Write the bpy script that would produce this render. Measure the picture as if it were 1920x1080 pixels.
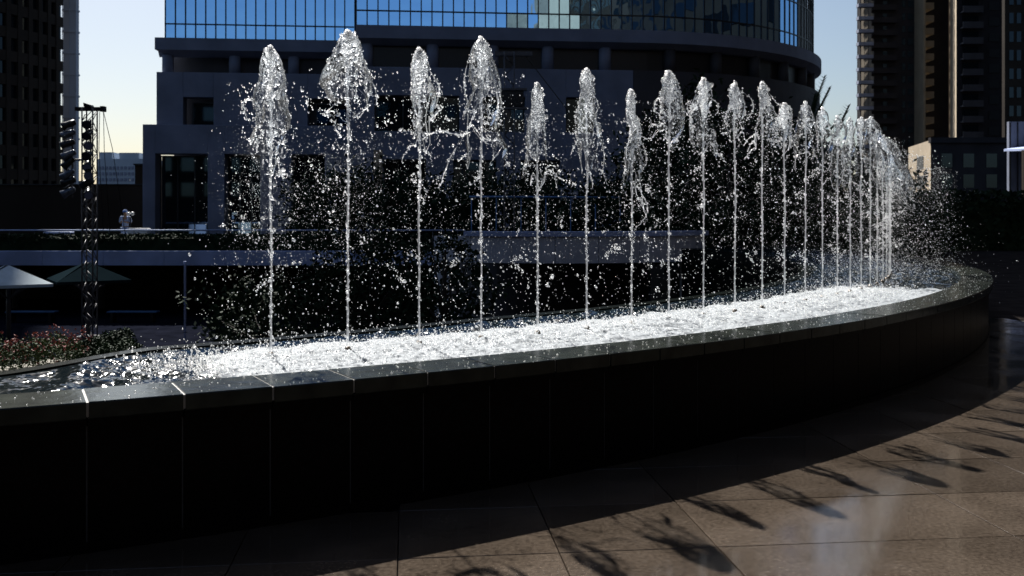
import bpy, math, random
import numpy as np
from mathutils import Vector

# ------------------------------------------------------------------ camera, sky, sun, exposure
scene = bpy.context.scene
col = scene.collection
for o in list(bpy.data.objects):
    bpy.data.objects.remove(o)
EYE, F, HOR = 1.67, 1850.0, 400.0            # eye height, focal length and horizon row in photo pixels
cam_d = bpy.data.cameras.new('camera'); cam = bpy.data.objects.new('camera', cam_d); col.objects.link(cam)
cam.location = (0, 0, EYE); cam.rotation_euler = (math.radians(90), 0, 0)
cam_d.sensor_width = 36.0; cam_d.lens = F / 1920 * 36
cam_d.shift_y = -(540 - HOR) / 1920
cam_d.clip_start = 0.05; cam_d.clip_end = 5000
cam_d.dof.use_dof = True; cam_d.dof.focus_distance = 7.6; cam_d.dof.aperture_fstop = 4.5
scene.camera = cam

SUN_EL, SUN_AZ = 43.2, -23.0                 # azimuth from +Y towards +X
world = bpy.data.worlds.new('World'); scene.world = world; world.use_nodes = True
wn = world.node_tree.nodes; wl = world.node_tree.links
bg = wn['Background']; sky = wn.new('ShaderNodeTexSky'); sky.sky_type = 'NISHITA'; sky.sun_disc = False
sky.sun_elevation = math.radians(SUN_EL); sky.sun_rotation = math.radians(SUN_AZ)
sky.altitude = 0; sky.air_density = 1.0; sky.dust_density = 1.4; sky.ozone_density = 2.2
wl.new(sky.outputs[0], bg.inputs[0]); bg.inputs[1].default_value = 0.050
sun_d = bpy.data.lights.new('sun', 'SUN'); sun_d.energy = 5.0; sun_d.angle = math.radians(0.53); sun_d.color = (1.0, 0.965, 0.905)
sun = bpy.data.objects.new('sun', sun_d); col.objects.link(sun)
el, az = math.radians(SUN_EL), math.radians(SUN_AZ)
SUNV = Vector((math.sin(az) * math.cos(el), math.cos(az) * math.cos(el), math.sin(el)))
sun.rotation_euler = SUNV.to_track_quat('Z', 'Y').to_euler(); sun.location = (-20, 50, 60)
vs = scene.view_settings
vs.view_transform = 'Standard'; vs.look = 'None'; vs.exposure = 0.90; vs.gamma = 1.0; vs.use_curve_mapping = False
scene.render.engine = 'CYCLES'
try:
    scene.cycles.transparent_max_bounces = 24
except Exception:
    pass

rng = np.random.default_rng(7)
random.seed(7)
PI = math.pi

# ------------------------------------------------------------------ helpers
def px(x, Y):                                # photo column -> world X at depth Y
    return (x - 960) / F * Y
def pz(y, Y):                                # photo row -> world height at depth Y
    return EYE - (y - HOR) / F * Y

class MB:
    """collects polygons, links them as one mesh object"""
    def __init__(s): s.v = []; s.f = []
    def add(s, vs_, fs):
        n = len(s.v); s.v += [tuple(p) for p in vs_]; s.f += [tuple(i + n for i in f) for f in fs]; return s
    def hexa(s, p):                           # 8 points: bottom 4 ccw, top 4 ccw
        return s.add(p, [(3, 2, 1, 0), (4, 5, 6, 7), (0, 1, 5, 4), (1, 2, 6, 5), (2, 3, 7, 6), (3, 0, 4, 7)])
    def box(s, x0, x1, y0, y1, z0, z1):
        return s.hexa([(x0, y0, z0), (x1, y0, z0), (x1, y1, z0), (x0, y1, z0), (x0, y0, z1), (x1, y0, z1), (x1, y1, z1), (x0, y1, z1)])
    def tube(s, pts, rad, n=8, caps=True):
        pts = [Vector(p) for p in pts]; m = len(pts)
        if not hasattr(rad, '__len__'): rad = [rad] * m
        base = len(s.v)
        for i, p in enumerate(pts):
            t = (pts[min(i + 1, m - 1)] - pts[max(i - 1, 0)]).normalized()
            a = t.orthogonal().normalized() if abs(t.z) < .95 else Vector((1, 0, 0))
            a = (a - t * a.dot(t)).normalized(); b = t.cross(a)
            for k in range(n):
                q = p + (a * math.cos(2 * PI * k / n) + b * math.sin(2 * PI * k / n)) * rad[i]
                s.v.append(tuple(q))
        for i in range(m - 1):
            for k in range(n):
                s.f.append((base + i * n + k, base + i * n + (k + 1) % n, base + (i + 1) * n + (k + 1) % n, base + (i + 1) * n + k))
        if caps:
            s.f.append(tuple(base + k for k in range(n))[::-1]); s.f.append(tuple(base + (m - 1) * n + k for k in range(n)))
        return s
    def lathe(s, c, prof, n=16):              # prof: list of (r, z)
        base = len(s.v); m = len(prof)
        for r, z in prof:
            for k in range(n): s.v.append((c[0] + r * math.cos(2 * PI * k / n), c[1] + r * math.sin(2 * PI * k / n), c[2] + z))
        for i in range(m - 1):
            for k in range(n):
                s.f.append((base + i * n + k, base + i * n + (k + 1) % n, base + (i + 1) * n + (k + 1) % n, base + (i + 1) * n + k))
        s.f.append(tuple(base + k for k in range(n))[::-1]); s.f.append(tuple(base + (m - 1) * n + k for k in range(n)))
        return s
    def build(s, name, mat, parent=None, smooth=False, bevel=0.0):
        me = bpy.data.meshes.new(name); me.from_pydata(s.v, [], s.f); me.update()
        return link(name, me, mat, parent, smooth, bevel)

def link(name, me, mat, parent=None, smooth=False, bevel=0.0):
    o = bpy.data.objects.new(name, me); col.objects.link(o)
    if mat is not None: me.materials.append(mat)
    if smooth:
        me.polygons.foreach_set('use_smooth', [True] * len(me.polygons))
    if parent is not None: o.parent = parent
    if bevel:
        b = o.modifiers.new('bevel', 'BEVEL'); b.width = bevel; b.segments = 1; b.limit_method = 'ANGLE'
    return o

def mesh_np(name, V, Fc, mat, parent=None, smooth=True):
    V = np.asarray(V, np.float32); Fc = np.asarray(Fc, np.int32)
    me = bpy.data.meshes.new(name); k = Fc.shape[1]
    me.vertices.add(len(V)); me.vertices.foreach_set('co', V.ravel())
    me.loops.add(Fc.size); me.loops.foreach_set('vertex_index', Fc.ravel())
    me.polygons.add(len(Fc)); me.polygons.foreach_set('loop_start', np.arange(len(Fc), dtype=np.int32) * k)
    me.update(calc_edges=True); me.validate()
    return link(name, me, mat, parent, smooth)

def tag(o, label=None, cat=None, group=None, kind=None):
    if label: o['label'] = label
    if cat: o['category'] = cat
    if group: o['group'] = group
    if kind: o['kind'] = kind
    return o
def empty(name, loc=(0, 0, 0)):
    o = bpy.data.objects.new(name, None); col.objects.link(o); o.location = loc; o.empty_display_size = .2; return o
def thing(name, label, cat, group=None, loc=(0, 0, 0)):
    return tag(empty(name, loc), label, cat, group)
def keep(o, parent):                          # parent, leaving world placement as built
    o.parent = parent; o.matrix_parent_inverse = parent.matrix_basis.inverted(); return o

# ---- value noise in numpy
def hash2(i, j, s=0):
    h = np.sin(i * 127.1 + j * 311.7 + s * 74.7) * 43758.5453
    return h - np.floor(h)
def noise2(x, y, s=0):
    i, j = np.floor(x), np.floor(y); u, v = x - i, y - j
    u, v = u * u * (3 - 2 * u), v * v * (3 - 2 * v)
    a, b, c, d = hash2(i, j, s), hash2(i + 1, j, s), hash2(i, j + 1, s), hash2(i + 1, j + 1, s)
    return (a * (1 - u) + b * u) * (1 - v) + (c * (1 - u) + d * u) * v
def fbm(x, y, s=0, o=4, g=.5):
    t, a, n = 0, 1, 0
    for k in range(o):
        t = t + a * noise2(x * 2 ** k, y * 2 ** k, s + k * 3.1); n += a; a *= g
    return t / n

# ------------------------------------------------------------------ materials
def mat_new(name):
    m = bpy.data.materials.new(name); m.use_nodes = True
    return m, m.node_tree.nodes, m.node_tree.links
def pmat(name, c, rough=.6, var=.25, scale=4.0, spec=.5, metal=0.0, bump=0.0, bscale=40.0, c2=None, coord='Object', detail=6):
    m, n, l = mat_new(name); b = n['Principled BSDF']
    tc = n.new('ShaderNodeTexCoord'); nz = n.new('ShaderNodeTexNoise'); nz.inputs['Scale'].default_value = scale; nz.inputs['Detail'].default_value = detail
    l.new(tc.outputs[coord], nz.inputs['Vector'])
    r = n.new('ShaderNodeValToRGB'); r.color_ramp.elements[0].position = .3; r.color_ramp.elements[1].position = .7
    c2 = c2 or tuple(min(1, v * (1 + var)) for v in c); c1 = tuple(v * (1 - var) for v in c)
    r.color_ramp.elements[0].color = (*c1, 1); r.color_ramp.elements[1].color = (*c2, 1)
    l.new(nz.outputs['Fac'], r.inputs[0]); l.new(r.outputs[0], b.inputs['Base Color'])
    b.inputs['Roughness'].default_value = rough; b.inputs['Specular IOR Level'].default_value = spec; b.inputs['Metallic'].default_value = metal
    if bump:
        nb = n.new('ShaderNodeTexNoise'); nb.inputs['Scale'].default_value = bscale; nb.inputs['Detail'].default_value = 5
        l.new(tc.outputs[coord], nb.inputs['Vector'])
        bp = n.new('ShaderNodeBump'); bp.inputs['Strength'].default_value = bump; bp.inputs['Distance'].default_value = .02
        l.new(nb.outputs['Fac'], bp.inputs['Height']); l.new(bp.outputs[0], b.inputs['Normal'])
    return m

def glass_mat(name, tint, rough=.02, base=(.01, .012, .016), mix=.8, wob=.0, wscale=.6):
    m, n, l = mat_new(name); n.remove(n['Principled BSDF']); out = n['Material Output']
    g = n.new('ShaderNodeBsdfGlossy'); g.inputs['Color'].default_value = (*tint, 1); g.inputs['Roughness'].default_value = rough
    d = n.new('ShaderNodeBsdfDiffuse'); d.inputs['Color'].default_value = (*base, 1)
    mx = n.new('ShaderNodeMixShader'); mx.inputs[0].default_value = mix
    l.new(d.outputs[0], mx.inputs[1]); l.new(g.outputs[0], mx.inputs[2]); l.new(mx.outputs[0], out.inputs[0])
    if wob:
        tc = n.new('ShaderNodeTexCoord'); nz = n.new('ShaderNodeTexNoise'); nz.inputs['Scale'].default_value = wscale; nz.inputs['Detail'].default_value = 1
        bp = n.new('ShaderNodeBump'); bp.inputs['Strength'].default_value = 1; bp.inputs['Distance'].default_value = wob
        l.new(tc.outputs['Object'], nz.inputs['Vector']); l.new(nz.outputs['Fac'], bp.inputs['Height']); l.new(bp.outputs[0], g.inputs['Normal'])
    return m

M = {}
M['granite_black'] = pmat('black_polished_granite', (.0045, .004, .005), .35, .35, 30, .05, bump=.05, bscale=60)
M['rim_dark'] = pmat('black_wet_stone', (.006, .008, .007), .25, .3, 20, .03)
M['coping'] = pmat('wet_green_slate', (.019, .023, .020), .18, .35, 7, .20, bump=.18, bscale=9, c2=(.034, .04, .033))
M['grout'] = pmat('grey_wall_grout', (.10, .105, .115), .8, .2, 20, .1)
M['mortar'] = pmat('pale_mortar', (.45, .44, .42), .35, .15, 20)
M['tile'] = pmat('brown_granite_tile', (.066, .050, .038), .085, .35, 45, .5, bump=.012, bscale=120, c2=(.094, .073, .056))
def damp_tiles():
    m = M['tile']; n, l = m.node_tree.nodes, m.node_tree.links; b = n['Principled BSDF']
    oi = n.new('ShaderNodeObjectInfo'); mr = n.new('ShaderNodeMapRange'); mr.inputs['To Min'].default_value = .78; mr.inputs['To Max'].default_value = 1.2
    l.new(oi.outputs['Random'], mr.inputs['Value'])
    ge = n.new('ShaderNodeNewGeometry'); st = n.new('ShaderNodeTexNoise'); st.inputs['Scale'].default_value = 1.7; st.inputs['Detail'].default_value = 5; l.new(ge.outputs['Position'], st.inputs['Vector'])
    sr = n.new('ShaderNodeMapRange'); sr.inputs['From Min'].default_value = .42; sr.inputs['From Max'].default_value = .6; sr.inputs['To Min'].default_value = .05; sr.inputs['To Max'].default_value = .17
    l.new(st.outputs['Fac'], sr.inputs['Value']); l.new(sr.outputs[0], b.inputs['Roughness'])
    dk = n.new('ShaderNodeMapRange'); dk.inputs['From Min'].default_value = .40; dk.inputs['From Max'].default_value = .62; dk.inputs['To Min'].default_value = .78; dk.inputs['To Max'].default_value = 1.08
    l.new(st.outputs['Fac'], dk.inputs['Value'])
    mu = n.new('ShaderNodeMath'); mu.operation = 'MULTIPLY'; l.new(mr.outputs[0], mu.inputs[0]); l.new(dk.outputs[0], mu.inputs[1])
    old = b.inputs['Base Color'].links[0].from_socket; mx = n.new('ShaderNodeVectorMath'); mx.operation = 'SCALE'
    l.new(old, mx.inputs[0]); l.new(mu.outputs[0], mx.inputs['Scale']); l.new(mx.outputs[0], b.inputs['Base Color'])
damp_tiles()
M['tile_gap'] = pmat('dark_tile_joint', (.02, .017, .014), .8, .3, 20)
M['plaza_far'] = pmat('plaza_granite', (.035, .03, .028), .8, .3, 2, .0)
M['court'] = pmat('dark_court_paving', (.008, .009, .015), .9, .3, 1.5, .0)  # the court's shade is put into this near-black colour
M['concrete'] = pmat('grey_precast_concrete', (.195, .22, .30), .75, .18, .7, bump=.15, bscale=8)
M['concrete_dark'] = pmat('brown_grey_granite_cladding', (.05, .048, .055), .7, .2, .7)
M['fascia'] = pmat('pale_terrace_concrete', (.42, .50, .76), .75, .2, .8)
M['pavil'] = pmat('warm_grey_stone', (.6, .6, .66), .7, .2, 1.2)
M['mullion'] = pmat('dark_mullion_metal', (.012, .013, .016), .45, .2, 5)
M['glass_blue'] = glass_mat('blue_reflective_glass', (.33, .62, 1.0), .015, (.01, .02, .05), .97, .008, .9)
M['glass_dark'] = glass_mat('dark_window_glass', (.35, .5, .65), .03, (.006, .010, .014), .22)
M['glass_black'] = glass_mat('near_black_window_glass', (.3, .4, .5), .05, (.006, .007, .009), .07)
M['glass_grey'] = glass_mat('grey_window_glass', (.6, .65, .75), .03, (.03, .035, .045), .5)
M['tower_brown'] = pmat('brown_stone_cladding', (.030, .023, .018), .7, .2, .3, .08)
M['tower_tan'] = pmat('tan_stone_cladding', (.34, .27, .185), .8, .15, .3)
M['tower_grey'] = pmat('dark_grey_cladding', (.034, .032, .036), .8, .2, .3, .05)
M['far'] = pmat('pale_distant_concrete', (.38, .44, .52), .8, .15, .05)  # paleness stands in for distance haze and for sky mirrored in the bay
M['steel'] = pmat('dull_truss_steel', (.10, .10, .11), .5, .2, 8, metal=.3)
M['black_metal'] = pmat('black_painted_metal', (.012, .012, .014), .4, .2, 8)
M['lamp_blue'] = pmat('grey_lamp_housing', (.12, .14, .18), .35, .2, 8, metal=.4)
M['canvas'] = pmat('pale_teal_canvas', (.55, .66, .72), .8, .1, 3)  # parasol fabric lightened in colour to read as sunlit
M['canvas_dull'] = pmat('dull_teal_canvas', (.009, .016, .02), .95, .1, 3, .0)  # same fabric with shade painted into its colour
M['leaf'] = pmat('dark_leaves', (.018, .034, .016), .7, .5, 3, .08)
M['leaf2'] = pmat('flower_bed_leaves', (.05, .075, .03), .7, .5, 5, .1)
M['petal'] = pmat('red_petals', (.30, .085, .075), .7, .3, 30)
M['bark'] = pmat('dark_bark', (.03, .024, .018), .85, .3, 6)
M['soil'] = pmat('tan_planter_stone', (.20, .18, .14), .8, .2, 3)
M['white'] = pmat('white_paint', (.7, .72, .75), .6, .05, 3)
M['globe'] = pmat('white_lamp_globe', (.8, .8, .8), .3, .05, 3)
M['cloth_blue'] = pmat('pale_blue_cotton', (.35, .45, .68), .85, .15, 12)
M['skin'] = pmat('skin', (.28, .17, .11), .6, .1, 12)
M['hair'] = pmat('blue_cap_cloth', (.10, .20, .48), .8, .2, 20)
M['rail_blue'] = pmat('blue_rail_metal', (.06, .14, .28), .35, .15, 4, metal=.3)
M['nozzle'] = pmat('bronze_nozzle', (.10, .075, .05), .35, .2, 20, metal=.6)

def water_mats():
    # airy water: drops, beads and ropes of the jets
    def splash(name, gl, rough, tr, dcol=(.75, .8, .9)):
        m, n, l = mat_new(name); n.remove(n['Principled BSDF']); out = n['Material Output']
        g = n.new('ShaderNodeBsdfGlossy'); g.inputs['Color'].default_value = (1, 1, 1, 1); g.inputs['Roughness'].default_value = rough
        t = n.new('ShaderNodeBsdfTranslucent'); t.inputs['Color'].default_value = (*dcol, 1)
        tr_ = n.new('ShaderNodeBsdfTransparent')
        a = n.new('ShaderNodeMixShader'); a.inputs[0].default_value = gl
        b = n.new('ShaderNodeMixShader'); b.inputs[0].default_value = tr
        rf = n.new('ShaderNodeBsdfRefraction'); rf.inputs['IOR'].default_value = 1.5; rf.inputs['Roughness'].default_value = .56
        tm = n.new('ShaderNodeMixShader'); tm.inputs[0].default_value = .7
        l.new(t.outputs[0], tm.inputs[1]); l.new(rf.outputs[0], tm.inputs[2])
        l.new(tm.outputs[0], a.inputs[1]); l.new(g.outputs[0], a.inputs[2])
        l.new(a.outputs[0], b.inputs[1]); l.new(tr_.outputs[0], b.inputs[2])
        ge = n.new('ShaderNodeNewGeometry'); c = n.new('ShaderNodeMixShader')   # light leaves a drop freely from inside
        l.new(ge.outputs['Backfacing'], c.inputs[0]); l.new(b.outputs[0], c.inputs[1]); l.new(tr_.outputs[0], c.inputs[2]); l.new(c.outputs[0], out.inputs[0])
        return m
    M['drop'] = splash('water_drop', .22, .28, .30, (.9, .93, .97))
    M['crown'] = splash('crown_water', .22, .26, .42, (.97, .98, 1.0))
    M['rope'] = splash('water_rope', .22, .30, .38, (.9, .93, .97))
    M['column'] = splash('water_column', .30, .34, .40, (.8, .84, .92))
    # thin curved membranes: clear, mirror-like only towards their edges
    m, n, l = mat_new('water_membrane'); n.remove(n['Principled BSDF']); out = n['Material Output']
    g = n.new('ShaderNodeBsdfGlossy'); g.inputs['Roughness'].default_value = .16
    tr_ = n.new('ShaderNodeBsdfTransparent'); tr_.inputs['Color'].default_value = (.93, .95, .97, 1)
    fr = n.new('ShaderNodeFresnel'); fr.inputs['IOR'].default_value = 1.33
    tc = n.new('ShaderNodeTexCoord'); nz = n.new('ShaderNodeTexNoise'); nz.inputs['Scale'].default_value = 24; nz.inputs['Detail'].default_value = 1
    bp = n.new('ShaderNodeBump'); bp.inputs['Strength'].default_value = 1; bp.inputs['Distance'].default_value = .006
    l.new(tc.outputs['Object'], nz.inputs['Vector']); l.new(nz.outputs['Fac'], bp.inputs['Height'])
    l.new(bp.outputs[0], g.inputs['Normal']); l.new(bp.outputs[0], fr.inputs['Normal'])
    mx = n.new('ShaderNodeMixShader'); l.new(fr.outputs[0], mx.inputs[0]); l.new(tr_.outputs[0], mx.inputs[1]); l.new(g.outputs[0], mx.inputs[2])
    # streaks of beaten air in the sheet scatter the sun
    tl = n.new('ShaderNodeBsdfTranslucent'); tl.inputs['Color'].default_value = (.9, .93, .98, 1)
    mp = n.new('ShaderNodeMapping'); mp.inputs['Scale'].default_value = (1, 1, .45); l.new(tc.outputs['Object'], mp.inputs['Vector'])
    n2 = n.new('ShaderNodeTexNoise'); n2.inputs['Scale'].default_value = 48; n2.inputs['Detail'].default_value = 3; l.new(mp.outputs[0], n2.inputs['Vector'])
    rp = n.new('ShaderNodeMapRange'); rp.inputs['From Min'].default_value = .57; rp.inputs['From Max'].default_value = .72; rp.inputs['To Min'].default_value = .008; rp.inputs['To Max'].default_value = .28
    l.new(n2.outputs['Fac'], rp.inputs['Value']); m2 = n.new('ShaderNodeMixShader')
    l.new(rp.outputs[0], m2.inputs[0]); l.new(mx.outputs[0], m2.inputs[1]); l.new(tl.outputs[0], m2.inputs[2])
    l.new(m2.outputs[0], out.inputs[0]); M['membrane'] = m
    # pool: dark clear water, white where air is beaten into it (attribute 'foam')
    m, n, l = mat_new('pool_water'); b = n['Principled BSDF']; out = n['Material Output']
    b.inputs['Base Color'].default_value = (.006, .010, .012, 1); b.inputs['Roughness'].default_value = .10; b.inputs['IOR'].default_value = 1.33
    fo = n.new('ShaderNodeBsdfPrincipled'); fo.inputs['Base Color'].default_value = (.36, .385, .41, 1); fo.inputs['Roughness'].default_value = .75; fo.inputs['Specular IOR Level'].default_value = .15
    at = n.new('ShaderNodeAttribute'); at.attribute_name = 'foam'
    mx = n.new('ShaderNodeMixShader'); l.new(at.outputs['Fac'], mx.inputs[0]); l.new(b.outputs[0], mx.inputs[1]); l.new(fo.outputs[0], mx.inputs[2])
    l.new(mx.outputs[0], out.inputs[0]); M['pool'] = m
    M['froth'] = splash('white_froth', .30, .4, .20, (.92, .94, .95))
water_mats()

# ------------------------------------------------------------------ ground, plaza, court
CX, CY, R = -10.73, 22.09, 19.33             # centre and outer radius of the ring fountain's coping
RIM, WATER = 0.75, 0.675
def ring(r, deg, z=0.0):
    t = math.radians(deg); return (CX + r * math.cos(t), CY + r * math.sin(t), z)

g = MB(); g.add([(-2500, -2500, -2.75), (2500, -2500, -2.75), (2500, 2500, -2.75), (-2500, 2500, -2.75)], [(0, 1, 2, 3)])
tag(g.build('ground', M['court']), kind='structure')
# raised plaza round the outside of the ring
pl = MB(); N = 120; radii = (R - .6, R + 6, R + 30, R + 90)
A0, A1 = -150.0, 35.0
for i in range(N + 1):
    t = A0 + (A1 - A0) * i / N
    for r in radii: pl.v.append(ring(r, t, -.03))
for i in range(N):
    for k in range(3):
        a = i * 4 + k; pl.f.append((a, a + 1, a + 5, a + 4))
base = len(pl.v)                              # retaining face down to the court
for i in range(N + 1):
    t = A0 + (A1 - A0) * i / N
    pl.v.append(ring(R - .6, t, -2.9)); pl.f and None
for i in range(N): pl.f.append((i * 4, (i + 1) * 4, base + i + 1, base + i))
plaza = tag(pl.build('plaza_pavement', M['tile_gap']), kind='structure')
# tiles: bevelled slabs, one object each where the photograph resolves them
U = Vector((.9943, .1067, 0)); W = Vector((-.1067, .9943, 0))
ucols = [-3.99, -3.20, -2.41, -1.62, -.83, -.04, .75, 1.55, 3.13, 3.94, 4.73, 5.52, 6.31, 7.10, 7.89, 8.68, 9.47]
wrows = [4.80 + .77 * k for k in range(-3, 14)]
tile_cache = {}
def tile_mesh(w, h):
    k = (round(w, 3), round(h, 3))
    if k not in tile_cache:
        e, b = .0028, .0018; m = MB()
        x0, x1, y0, y1 = e, w - e, e, h - e
        P = [(x0, y0, -.028), (x1, y0, -.028), (x1, y1, -.028), (x0, y1, -.028), (x0, y0, -b), (x1, y0, -b), (x1, y1, -b), (x0, y1, -b),
             (x0 + b, y0 + b, 0), (x1 - b, y0 + b, 0), (x1 - b, y1 - b, 0), (x0 + b, y1 - b, 0)]
        m.add(P, [(0, 1, 5, 4), (1, 2, 6, 5), (2, 3, 7, 6), (3, 0, 4, 7), (4, 5, 9, 8), (5, 6, 10, 9), (6, 7, 11, 10), (7, 4, 8, 11), (8, 9, 10, 11)])
        me = bpy.data.meshes.new('paving_tile'); me.from_pydata(m.v, [], m.f); me.materials.append(M['tile']); tile_cache[k] = me
    return tile_cache[k]
far_tiles = MB()
for i in range(len(ucols) - 1):
    for j in range(len(wrows) - 1):
        c = U * ((ucols[i] + ucols[i + 1]) / 2) + W * ((wrows[j] + wrows[j + 1]) / 2)
        d = math.hypot(c.x - CX, c.y - CY)
        if d < R - .45 or c.y < 2.6: continue
        me = tile_mesh(ucols[i + 1] - ucols[i], wrows[j + 1] - wrows[j])
        o = bpy.data.objects.new('paving_tile', me); col.objects.link(o); o.parent = plaza
        p = U * ucols[i] + W * wrows[j]; o.location = (p.x, p.y, random.uniform(-.0012, .0012)); o.rotation_euler = (random.uniform(-.0012, .0012), random.uniform(-.0012, .0012), math.atan2(U.y, U.x))
pf = MB()                                     # the paving beyond, too far to tell its tiles apart
for i in range(N):
    for r0, r1 in ((R + 3.2, R + 14), (R + 14, R + 90)):
        t0 = A0 + (A1 - A0) * i / N; t1 = A0 + (A1 - A0) * (i + 1) / N
        if -64 < t0 < -20 and r0 < R + 10: continue
        pf.add([ring(r0, t0, -.012), ring(r1, t0, -.012), ring(r1, t1, -.012), ring(r0, t1, -.012)], [(0, 1, 2, 3)])
        if r0 < R + 10:
            pf.add([ring(R - .5, t0, -.012), ring(r0, t0, -.012), ring(r0, t1, -.012), ring(R - .5, t1, -.012)], [(0, 1, 2, 3)])
pf.build('distant_paving', M['plaza_far'], plaza)

# ------------------------------------------------------------------ ring fountain basin
basin = thing('fountain_basin', 'long curved black granite fountain basin with wet slate coping', 'fountain')
STEP = 1.3475; J0 = -63.38
def arc_piece(t0, t1, prof, n=5):             # prof: closed (r, z) loop, swept from t0 to t1
    m = MB(); k = len(prof)
    for i in range(n + 1):
        t = t0 + (t1 - t0) * i / n
        for r, z in prof: m.v.append(ring(r, t, z))
    for i in range(n):
        for q in range(k): m.f.append((i * k + q, i * k + (q + 1) % k, (i + 1) * k + (q + 1) % k, (i + 1) * k + q))
    m.f.append(tuple(range(k))[::-1]); m.f.append(tuple(n * k + q for q in range(k)))
    return m
gap = math.degrees(.006 / R)
b2 = .006
cop_prof = [(R - .42, RIM - .07), (R - .004, RIM - .085), (R, RIM - .08), (R, RIM - b2), (R - b2, RIM), (R - .42 + b2, RIM), (R - .42, RIM - b2)]
wall_prof = [(R - .12, -.03), (R - .06, -.03), (R - .06, RIM - .125), (R - .018, RIM - .118), (R - .018, RIM - .0865), (R - .12, RIM - .0865)]
first = -6; last = 62
for k in range(first, last):
    t0 = J0 + STEP * k; dz = random.uniform(-.0015, .0015)
    c = arc_piece(t0 + gap, t0 + STEP - gap, [(r, z + dz) for r, z in cop_prof]).build('coping_stone', M['coping'], basin)
    arc_piece(t0 + gap * .6, t0 + STEP - gap * .6, wall_prof).build('wall_panel', M['granite_black'], basin)
ta, tb = J0 + STEP * first, J0 + STEP * last
arc_piece(ta, tb, [(R - .41, RIM - .06), (R - .012, RIM - .075), (R - .012, RIM - .0045), (R - .41, RIM - .0045)], 260).build('mortar_bed', M['mortar'], basin)
arc_piece(ta, tb, [(R - .40, -.1), (R - .125, -.1), (R - .125, RIM - .09), (R - .40, RIM - .09)], 200).build('basin_core', M['granite_black'], basin)
arc_piece(ta, tb, [(R - .11, -.02), (R - .064, -.02), (R - .064, RIM - .13), (R - .11, RIM - .13)], 260).build('joint_grout', M['grout'], basin)
arc_piece(ta, tb, [(R - .055, -.028), (R - .045, -.028), (R - .045, .05), (R - .055, .05)], 200).build('plinth', M['granite_black'], basin)
def r_in(deg):                                # far edge of the water: narrows towards the flower bed
    x = np.clip((np.asarray(deg) + 65.5) / 4.5, 0, 1)
    return R - 1.45 - .85 * x * x * (3 - 2 * x) - .35 * np.clip((np.asarray(deg) + 61) / 10, 0, 1)
m = MB(); nn = 220
for i in range(nn + 1):
    t = -72 + (tb + 72) * i / nn; ri = float(r_in(t))
    for r, z in ((ri, WATER - .05), (ri, WATER + .012), (ri - .16, WATER + .012), (ri - .16, -.6), (ri - .16, -2.9)): m.v.append(ring(r, t, z))
for i in range(nn):
    for q in range(4): m.f.append((i * 5 + q, i * 5 + q + 1, (i + 1) * 5 + q + 1, (i + 1) * 5 + q))
m.build('overflow_rim', M['rim_dark'], basin)
m = MB()
for i in range(nn + 1):
    t = -72 + (tb + 72) * i / nn
    m.v.append(ring(R - .4, t, .3)); m.v.append(ring(float(r_in(t)) - .1, t, .3))
for i in range(nn): m.f.append((i * 2, i * 2 + 2, i * 2 + 3, i * 2 + 1))
m.build('basin_floor', M['granite_black'], basin)

# jets: columns measured along the row
RJ = R - 1.40
JX = [508, 652, 786, 902, 1008, 1100, 1184, 1254, 1319, 1378, 1429, 1471, 1510, 1542, 1570, 1594, 1616, 1633, 1646, 1658]
JTOP = [90, 60, 94, 73, 159, 132, 171, 135, 150, 158, 156, 196, 193, 205, 220, 222, 228, 217, 235, 240]
jets = []
for i, (x, yt) in enumerate(zip(JX, JTOP)):
    k = (x - 960) / F; a = 1 + k * k; b = -2 * (k * CX + CY); c = CX * CX + CY * CY - RJ * RJ
    D = b * b - 4 * a * c
    Y = (-b - math.sqrt(max(D, 0))) / (2 * a)
    t = math.degrees(math.atan2(Y - CY, k * Y - CX))
    jets.append([t, pz(yt, Y)])
t, zt = jets[-1]
for i in range(4):                            # the row runs on round the bend, one plume behind another
    t += 1.72; jets.append([t, 3.15 + random.uniform(-.2, .15)])
for k, j in enumerate(jets):
    if k > 15: j[0] = jets[15][0] + 1.72 * (k - 15); j[1] = 2.98 - .055 * (k - 15) + .06 * math.sin(k * 2.3)
    x, y, _ = ring(RJ, j[0]); j += [x, y]
    MB().lathe((x, y, .3), [(.05, 0), (.05, .05), (.022, .07), (.022, WATER - .3 + .005), (.03, WATER - .3 + .012), (.03, WATER - .3 + .035), (.016, WATER - .3 + .06)], 12).build('nozzle', M['nozzle'], basin, True)

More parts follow.
